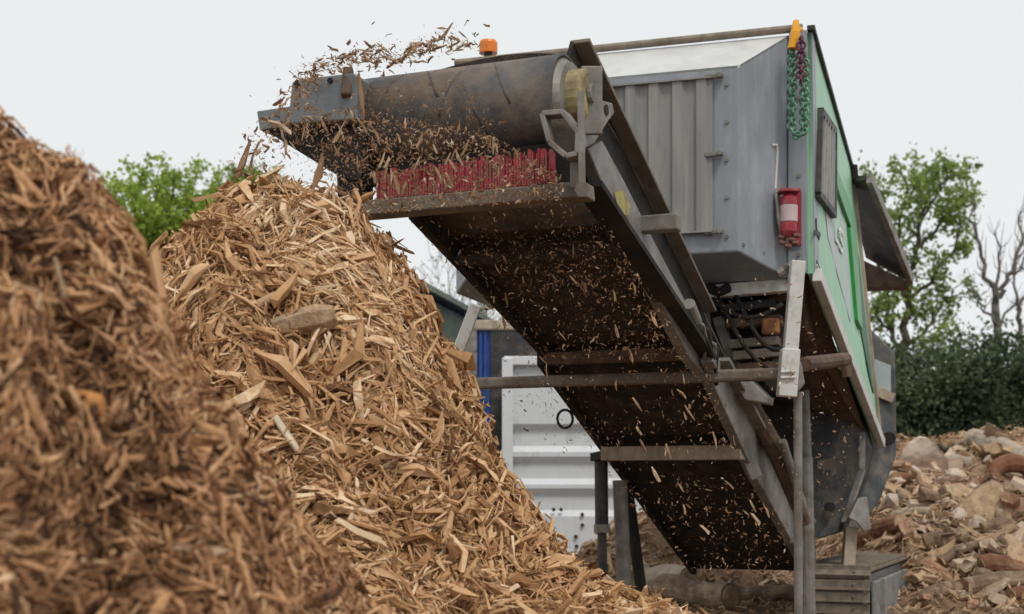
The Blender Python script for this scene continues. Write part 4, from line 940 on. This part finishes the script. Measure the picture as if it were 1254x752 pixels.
log(1205, 655, 1262, 630, .07, .05, 'root arm running up behind the wide stump', 'logbark', 'root', 'root', bend=.12, seed=9)
log(1150, 690, 1215, 668, .05, .04, 'slim branch crossing the litter below the wide stump', 'logbark', 'branch', 'branch', bend=.05, seed=10)
# curled root
cr_ = MB(); c = onR(1236, 596); pts = [c+Vector((math.cos(a)*.24, -.05*a, math.sin(a)*.17+.1)) for a in np.linspace(-.6, 3.6, 12)]
cr_.tube(pts, [.05+.012*i for i in range(6)]+[.11-.01*i for i in range(6)], 10); o = cr_.build('root', 'redlog', origin=c); tag(o, 'curled thick root looping beside the short cut log', 'root')
rr = random.Random(77)
M['splitA'] = mat('split_wood', (.50, .34, .205), .85, 0, .3, 9, (.26, .14, .075), .45, 6, (.5, 3, 3), .5, 20)
M['splitB'] = mat('split_red_wood', (.36, .19, .11), .85, 0, .35, 9, (.5, .34, .21), .42, 6, (.5, 3, 3), .5, 20)
M['splitC'] = mat('split_pale_wood', (.58, .45, .335), .85, 0, .25, 9, (.34, .20, .12), .42, 6, (.5, 3, 3), .5, 20)
M['splitD'] = mat('split_barky_wood', (.21, .135, .085), .9, 0, .45, 9, (.44, .31, .20), .46, 6, (.5, 3, 3), .6, 20)
def split_wood(c, L, W, T, rot, m_, label, group, seed):
    r2 = random.Random(seed); n = r2.choice([4, 5, 5, 6]); secs = 4; v = []; ang = sorted(r2.uniform(0, 2*PI) if n > 4 else 2*PI*k/4+r2.uniform(-.4, .4) for k in range(n))
    ang = [2*PI*k/n+r2.uniform(-.35, .35) for k in range(n)]; rad = [r2.uniform(.6, 1.1) for _ in range(n)]
    for q in range(secs):
        e0 = q in (0, secs-1); k = r2.uniform(.75, 1.1); by, bz = r2.gauss(0, .06)*W, r2.gauss(0, .06)*W
        for a, rd in zip(ang, rad):
            v.append(((q/(secs-1)-.5)*L+(r2.gauss(0, .07)*L if e0 else 0), by+math.cos(a)*W/2*rd*k*r2.uniform(.85, 1.1), bz+math.sin(a)*T/2*rd*k*r2.uniform(.85, 1.1)))
    mb = MB(); mb.add(v, [(q*n+k, q*n+(k+1) % n, (q+1)*n+(k+1) % n, (q+1)*n+k) for q in range(secs-1) for k in range(n)]+[tuple(range(n-1, -1, -1)), tuple((secs-1)*n+k for k in range(n))])
    o = mb.build('wood_lump', m_, bevel=.006); o.location = c; o.rotation_euler = rot; tag(o, label, 'wood lump', group); return o
LB = {'splitA': ('tan split wood lump among the stumps', 'tan wood lumps on the stump heap'), 'splitB': ('reddish wood lump among the stumps', 'reddish wood lumps on the stump heap'),
      'splitC': ('pale split wood lump among the stumps', 'pale wood lumps on the stump heap'), 'splitD': ('brown barky wood lump among the stumps', 'barky wood lumps on the stump heap')}
for i in range(150):
    px, py = rr.uniform(1078, 1275), rr.uniform(540, 752)
    if py < 566-(px-1078)*.13: continue
    if px < 1114 and py > 668: continue
    L = rr.uniform(.18, .62)*(1 if py < 690 else .75); W = L*rr.uniform(.22, .55); W = min(W, .24); m_ = rr.choice(['splitA', 'splitA', 'splitB', 'splitC', 'splitC', 'splitD', 'splitD'])
    split_wood(onR(px, py)+Vector((0, -.04, W*.3)), L, W, W*rr.uniform(.5, 1), (rr.uniform(0, 3), rr.uniform(-.55, .55), rr.uniform(0, 3.1)), m_, LB[m_][0], LB[m_][1], 900+i)
for i in range(9):
    px, py = rr.uniform(1100, 1250), rr.uniform(560, 660); q = rr.uniform(.1, .2)
    rock(px, py, q*1.6, q, q*.7, 'concrete', (rr.uniform(-.6, .6), rr.uniform(-.6, .6), rr.uniform(0, 3)), 'rubble_lump', 'pale rubble lump among the stumps', 'rubble', 990+i, 'pale rubble lumps on the stump heap')
for i in range(22):
    px, py = rr.uniform(1085, 1255), rr.uniform(572, 735)
    if px < 1125 and py > 660: continue
    a = rr.uniform(-.7, .9); L = rr.uniform(22, 52); R0 = rr.uniform(.05, .105)
    log(px, py, px+L*math.cos(a), py+L*math.sin(a)*.5, R0, R0*.9, 'short cut brown branch lying on the stump heap', rr.choice(['logbark', 'redlog', 'palewood']), 'branch', 'branch', bend=.03, seed=200+i, group='short cut branches on the stump heap', toward=rr.choice([0, 0, .5]))
for i in range(26):
    px, py = rr.uniform(1090, 1250), rr.uniform(570, 745)
    if px < 1125 and py > 670: continue
    a = rr.uniform(-.9, .9); L = rr.uniform(18, 60); x1, y1 = px+L*math.cos(a), py+L*math.sin(a)*.6
    log(px, py, x1, y1, rr.uniform(.015, .028), rr.uniform(.01, .02), 'brown twig lying on the stump heap', 'logbark', 'twig', 'twig', bend=.06, seed=100+i, group='twigs on the stump heap')
# wood on the yard behind the conveyor
def glog(px0, px1, Y0, Y1, r_, m_, label, seed, z=0):
    rr = random.Random(seed); a, b = gb(px0, Y0), gb(px1, Y1); a.z = b.z = r_+z
    e_ = empty('log', (a+b)/2); tag(e_, label, 'log'); pts = [a.lerp(b, i/5)+Vector((0, 0, rr.gauss(0, .02))) for i in range(6)]
    mb = MB(); mb.tube(pts, [r_*rr.uniform(.85, 1.12) for _ in pts], 12); mb.build('bark', m_, e_)
    d = (b-a).normalized()
    for p, s_ in ((pts[0], -1), (pts[-1], 1)):
        c_ = MB(); c_.tube([p, p+d*s_*.015], r_*.8, 12); c_.build('cut_end', 'cut', e_)
glog(812, 895, 13.6, 12.8, .13, 'logbark', 'grey brown log on the yard under the conveyor foot', 1)
glog(895, 985, 13.9, 13.6, .08, 'logbark', 'thin log on the yard left of the crawler track', 2)
glog(770, 842, 15.0, 14.4, .16, 'palewood', 'pale log behind the support legs', 3)
# light soil heap seen through the legs
def hS(x, y):
    r = np.sqrt(((x-1.55)/1.5)**2+((y-15.4)/.9)**2); return np.clip(1-r, -.1, 1)*.95+.14*fbm(x, y, 2.2, 3, 91)*(r < 1)
V, Q = grid_heap('s', hS, -.2, 3.4, 14.3, 16.0, 70, 40, None)
p2 = chip_arrays(*heap_chips(hS, lambda n, r: np.stack([r.uniform(.2, 3, n), r.uniform(14.5, 15.9, n)], 1), 1500, 600, (.06, .3), (.1, .3), lift=.03), seed=601)
nc = len(Q); V, Q, T = join([(V, Q, np.full(len(V), .3)), p2]); me = np_mesh('soil_heap', V, Q, T); me.materials.append(M['chipR']); me.materials.append(M['moundsoil'])
mi = np.zeros(len(me.polygons), dtype=np.int32); mi[:nc] = 1; me.polygons.foreach_set('material_index', mi)
o = bpy.data.objects.new('soil_heap', me); COL.objects.link(o); tag(o, 'low heap of soil and wood scraps seen between the support legs', 'litter', None, 'stuff')
# chips strewn on the yard
r = np.random.default_rng(12); n = 7000
yy = r.uniform(6.5, 17, n); xx = r.uniform(-1.5, 4.2, n)*(.5+yy/20); c = np.stack([xx, yy, np.full(n, .008)+r.uniform(0, .03, n)], 1); ax = randdir(n, r); ax[:, 2] *= .2
L = r.uniform(.03, .16, n); V, Q, T = chip_arrays(c, ax, np.tile([0, 0, 1.], (n, 1)), L, L*r.uniform(.08, .25, n), L*.06, np.clip(r.normal(.45, .2, n), 0, 1), seed=13)
me = np_mesh('yard_litter', V, Q, T); me.materials.append(M['chipR']); o = bpy.data.objects.new('yard_litter', me); COL.objects.link(o); tag(o, 'wood chips strewn over the soil of the yard', 'litter', None, 'stuff')

# ------------------------------------------------------------------ chips in the air
def inpoly(x, y, poly):
    ins = False; j = len(poly)-1
    for i in range(len(poly)):
        if (poly[i][1] > y) != (poly[j][1] > y) and x < (poly[j][0]-poly[i][0])*(y-poly[i][1])/(poly[j][1]-poly[i][1])+poly[i][0]: ins = not ins
        j = i
    return ins
zones = [  # outline in the photo, depth range, number, length range, tone
    ([(335, 150), (430, 130), (600, 165), (690, 215), (690, 245), (440, 262), (400, 215)], (6.0, 6.45), 4200, (.005, .030), .36),
    ([(430, 110), (560, 95), (640, 170), (430, 160)], (6.1, 6.4), 420, (.005, .026), .35),
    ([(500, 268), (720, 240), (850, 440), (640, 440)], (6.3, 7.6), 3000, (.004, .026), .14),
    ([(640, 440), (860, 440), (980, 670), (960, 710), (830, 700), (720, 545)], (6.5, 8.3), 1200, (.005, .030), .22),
    ([(870, 350), (985, 330), (1060, 540), (1030, 650), (985, 640)], (7.0, 8.4), 300, (.006, .03), .5),
    ([(570, 400), (640, 440), (720, 545), (700, 560), (600, 500)], (7.0, 8.0), 160, (.006, .025), .4),
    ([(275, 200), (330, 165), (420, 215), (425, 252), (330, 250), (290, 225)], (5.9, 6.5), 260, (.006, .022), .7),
]
parts = []; singles = []; rr = random.Random(31); r = np.random.default_rng(31)
for zi, (poly, (ya, yb), n, (la, lb), tb) in enumerate(zones):
    xs = [p[0] for p in poly]; ys = [p[1] for p in poly]; pts = []
    while len(pts) < n:
        x, y = rr.uniform(min(xs), max(xs)), rr.uniform(min(ys), max(ys))
        if inpoly(x, y, poly) and (zi not in (2, 3) or rr.random() < .25+1.5*float(vn(np.array([x/38.]), np.array([y/38.]), 3)[0])**2): pts.append(P(x, y, rr.uniform(ya, yb)))
    c = np.array([tuple(p) for p in pts]); ax = randdir(n, r)+np.array([[.3, 0, -.6]]); L = la*(lb/la)**(r.random(n)**1.8); W = L*r.uniform(.15, .45, n)
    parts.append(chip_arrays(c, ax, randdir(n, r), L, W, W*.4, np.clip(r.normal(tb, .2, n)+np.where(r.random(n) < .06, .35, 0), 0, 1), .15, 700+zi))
# the stream thrown up over the drum: clumps that thin out along a curve
path = [(372, 92), (400, 78), (440, 66), (475, 68), (500, 64), (520, 58), (540, 42), (556, 52), (585, 50)]
pts = []
for _ in range(900):
    k = min(7, max(0, int(abs(rr.gauss(0, 1))*2.2) if rr.random() < .5 else rr.randrange(8))); t_ = rr.random()
    x, y = path[k][0]+(path[k+1][0]-path[k][0])*t_, path[k][1]+(path[k+1][1]-path[k][1])*t_; w_ = abs(rr.gauss(0, 1))
    pts.append(P(x+rr.gauss(0, 5+4*w_), y+rr.gauss(2, 4+4.5*w_), rr.uniform(6.2, 6.9)))
for _ in range(420):
    t_ = rr.random(); pts.append(P(385-95*t_+rr.gauss(0, 12), 110+125*t_**1.5+rr.gauss(0, 14), rr.uniform(5.9, 6.5)))
n = len(pts); c = np.array([tuple(p) for p in pts]); ax = randdir(n, r)+np.array([[.8, 0, .1]]); L = .006*(7**(r.random(n)**1.9)); W = L*r.uniform(.12, .4, n)
parts.append(chip_arrays(c, ax, randdir(n, r), L, W, W*.5, np.clip(r.normal(.34, .2, n), 0, 1), .2, 790))
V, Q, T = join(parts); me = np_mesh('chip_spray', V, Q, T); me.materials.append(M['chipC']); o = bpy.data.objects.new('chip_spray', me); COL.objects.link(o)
tag(o, 'spray of small wood flecks falling from the conveyor head', 'wood flecks', None, 'stuff')
def flyer(px, py, Y, L, ang, label, group, key='f', k=None):
    o = bpy.data.objects.new('flying_chip', protos[key][k if k is not None else rr.randrange(len(protos[key]))]); COL.objects.link(o)
    a = Vector((math.cos(ang), rr.uniform(-.3, .3), -math.sin(ang))).normalized(); u = Vector((rr.gauss(0, .4), -1, rr.gauss(0, .4))); u = (u-a*u.dot(a)).normalized(); s = u.cross(a)
    mt = Matrix((a, s, u)).transposed().to_4x4(); mt.translation = P(px, py, Y); o.matrix_world = mt @ Matrix.Scale(L, 4); tag(o, label, 'flying chip', group)
G1 = 'chips falling past the conveyor head'; G2 = 'chips thrown up above the drum'; G3 = 'chips falling under the belt'
flyer(296, 200, 6.3, .17, 2.0, 'largest tan chip in the air, left of the conveyor arm', None, k=1)
flyer(389, 214, 6.2, .14, 1.8, 'long upright chip in the air below the dark end frame', None, k=3)
flyer(442, 118, 6.0, .16, 1.45, 'long pale sliver falling in front of the drum beside the grey guard', None, k=5)
flyer(545, 40, 6.6, .10, 2.3, 'topmost chip flying above the drum', None, k=2)
flyer(340, 154, 6.0, .12, .5, 'orange brown chip in front of the grey end arm', None, k=6)
flyer(312, 190, 6.3, .12, 1.9, 'tan chip in the air just right of the largest flying one', None, k=8)
for i in range(34): q_ = path[rr.randrange(8)]; x, y = q_[0]+rr.gauss(8, 13), q_[1]+rr.gauss(2, 6); flyer(x, y, rr.uniform(6.3, 6.8), rr.uniform(.03, .085), rr.uniform(-.6, .7), 'brown chip thrown up above the conveyor drum', G2)
for i in range(44): x = rr.uniform(340, 640); flyer(x, rr.uniform(150, 235) if x > 420 else rr.uniform(150, 195), rr.uniform(5.9, 6.3), rr.uniform(.035, .08), rr.uniform(.9, 2.2), 'brown chip falling in front of the conveyor head', G1)
for i in range(38):
    while True:
        x, y = rr.uniform(500, 960), rr.uniform(265, 690)
        if inpoly(x, y, [(520, 280), (720, 250), (860, 450), (960, 660), (840, 680), (640, 440)]): break
    flyer(x, y, rr.uniform(6.4, 7.8), rr.uniform(.04, .075), rr.uniform(.7, 1.6), 'pale chip falling in front of the dark belt underside', G3)

# ------------------------------------------------------------------ pieces that stand out on the heaps
def onH(px, py, hf, Y0, Y1):
    for Y in np.arange(Y0, Y1, .01):
        p = P(px, py, Y)
        if p.z <= float(hf(np.array([p.x]), np.array([p.y]))[0]): return Y
    return Y1
def onA(px, py): return onH(px, py, hA, 4.2, 7.0)
def onB(px, py): return onH(px, py, hB, 1.6, 3.4)
chunk(372, 395, onA(372, 395)-.03, .26, .14, .12, .15, -.25, 'cut', 'wood_chunk', 'largest split wood chunk in the middle of the fresh heap', 'wood chunk', 1)
chunk(318, 372, onA(318, 372)-.03, .24, .07, .04, .7, -.5, M['cut'], 'wood_chunk', 'flat tan piece of wood left of the largest chunk', 'wood chunk', 2)
chunk(352, 533, onA(352, 533)-.05, .17, .06, .03, -.2, .95, mat('pale_chip', (.62, .52, .38), .8, 0, .2, 12), 'wood_chip', 'pale whitish flat chip standing out low on the fresh heap', 'wood chip', 3)
chunk(95, 497, onB(95, 497)-.135, .095, .055, .06, .05, .05, mat('orange_wood', (.50, .22, .06), .8, 0, .35, 30, (.28, .14, .06), .4, 20), 'wood_chunk', 'orange brown wood block on the dark near heap', 'wood chunk', 4)
chunk(73, 340, onB(73, 340)-.085, .085, .018, .012, .3, 1.35, 'cut', 'wood_chip', 'pale upright chip on the dark near heap', 'wood chip', 5)
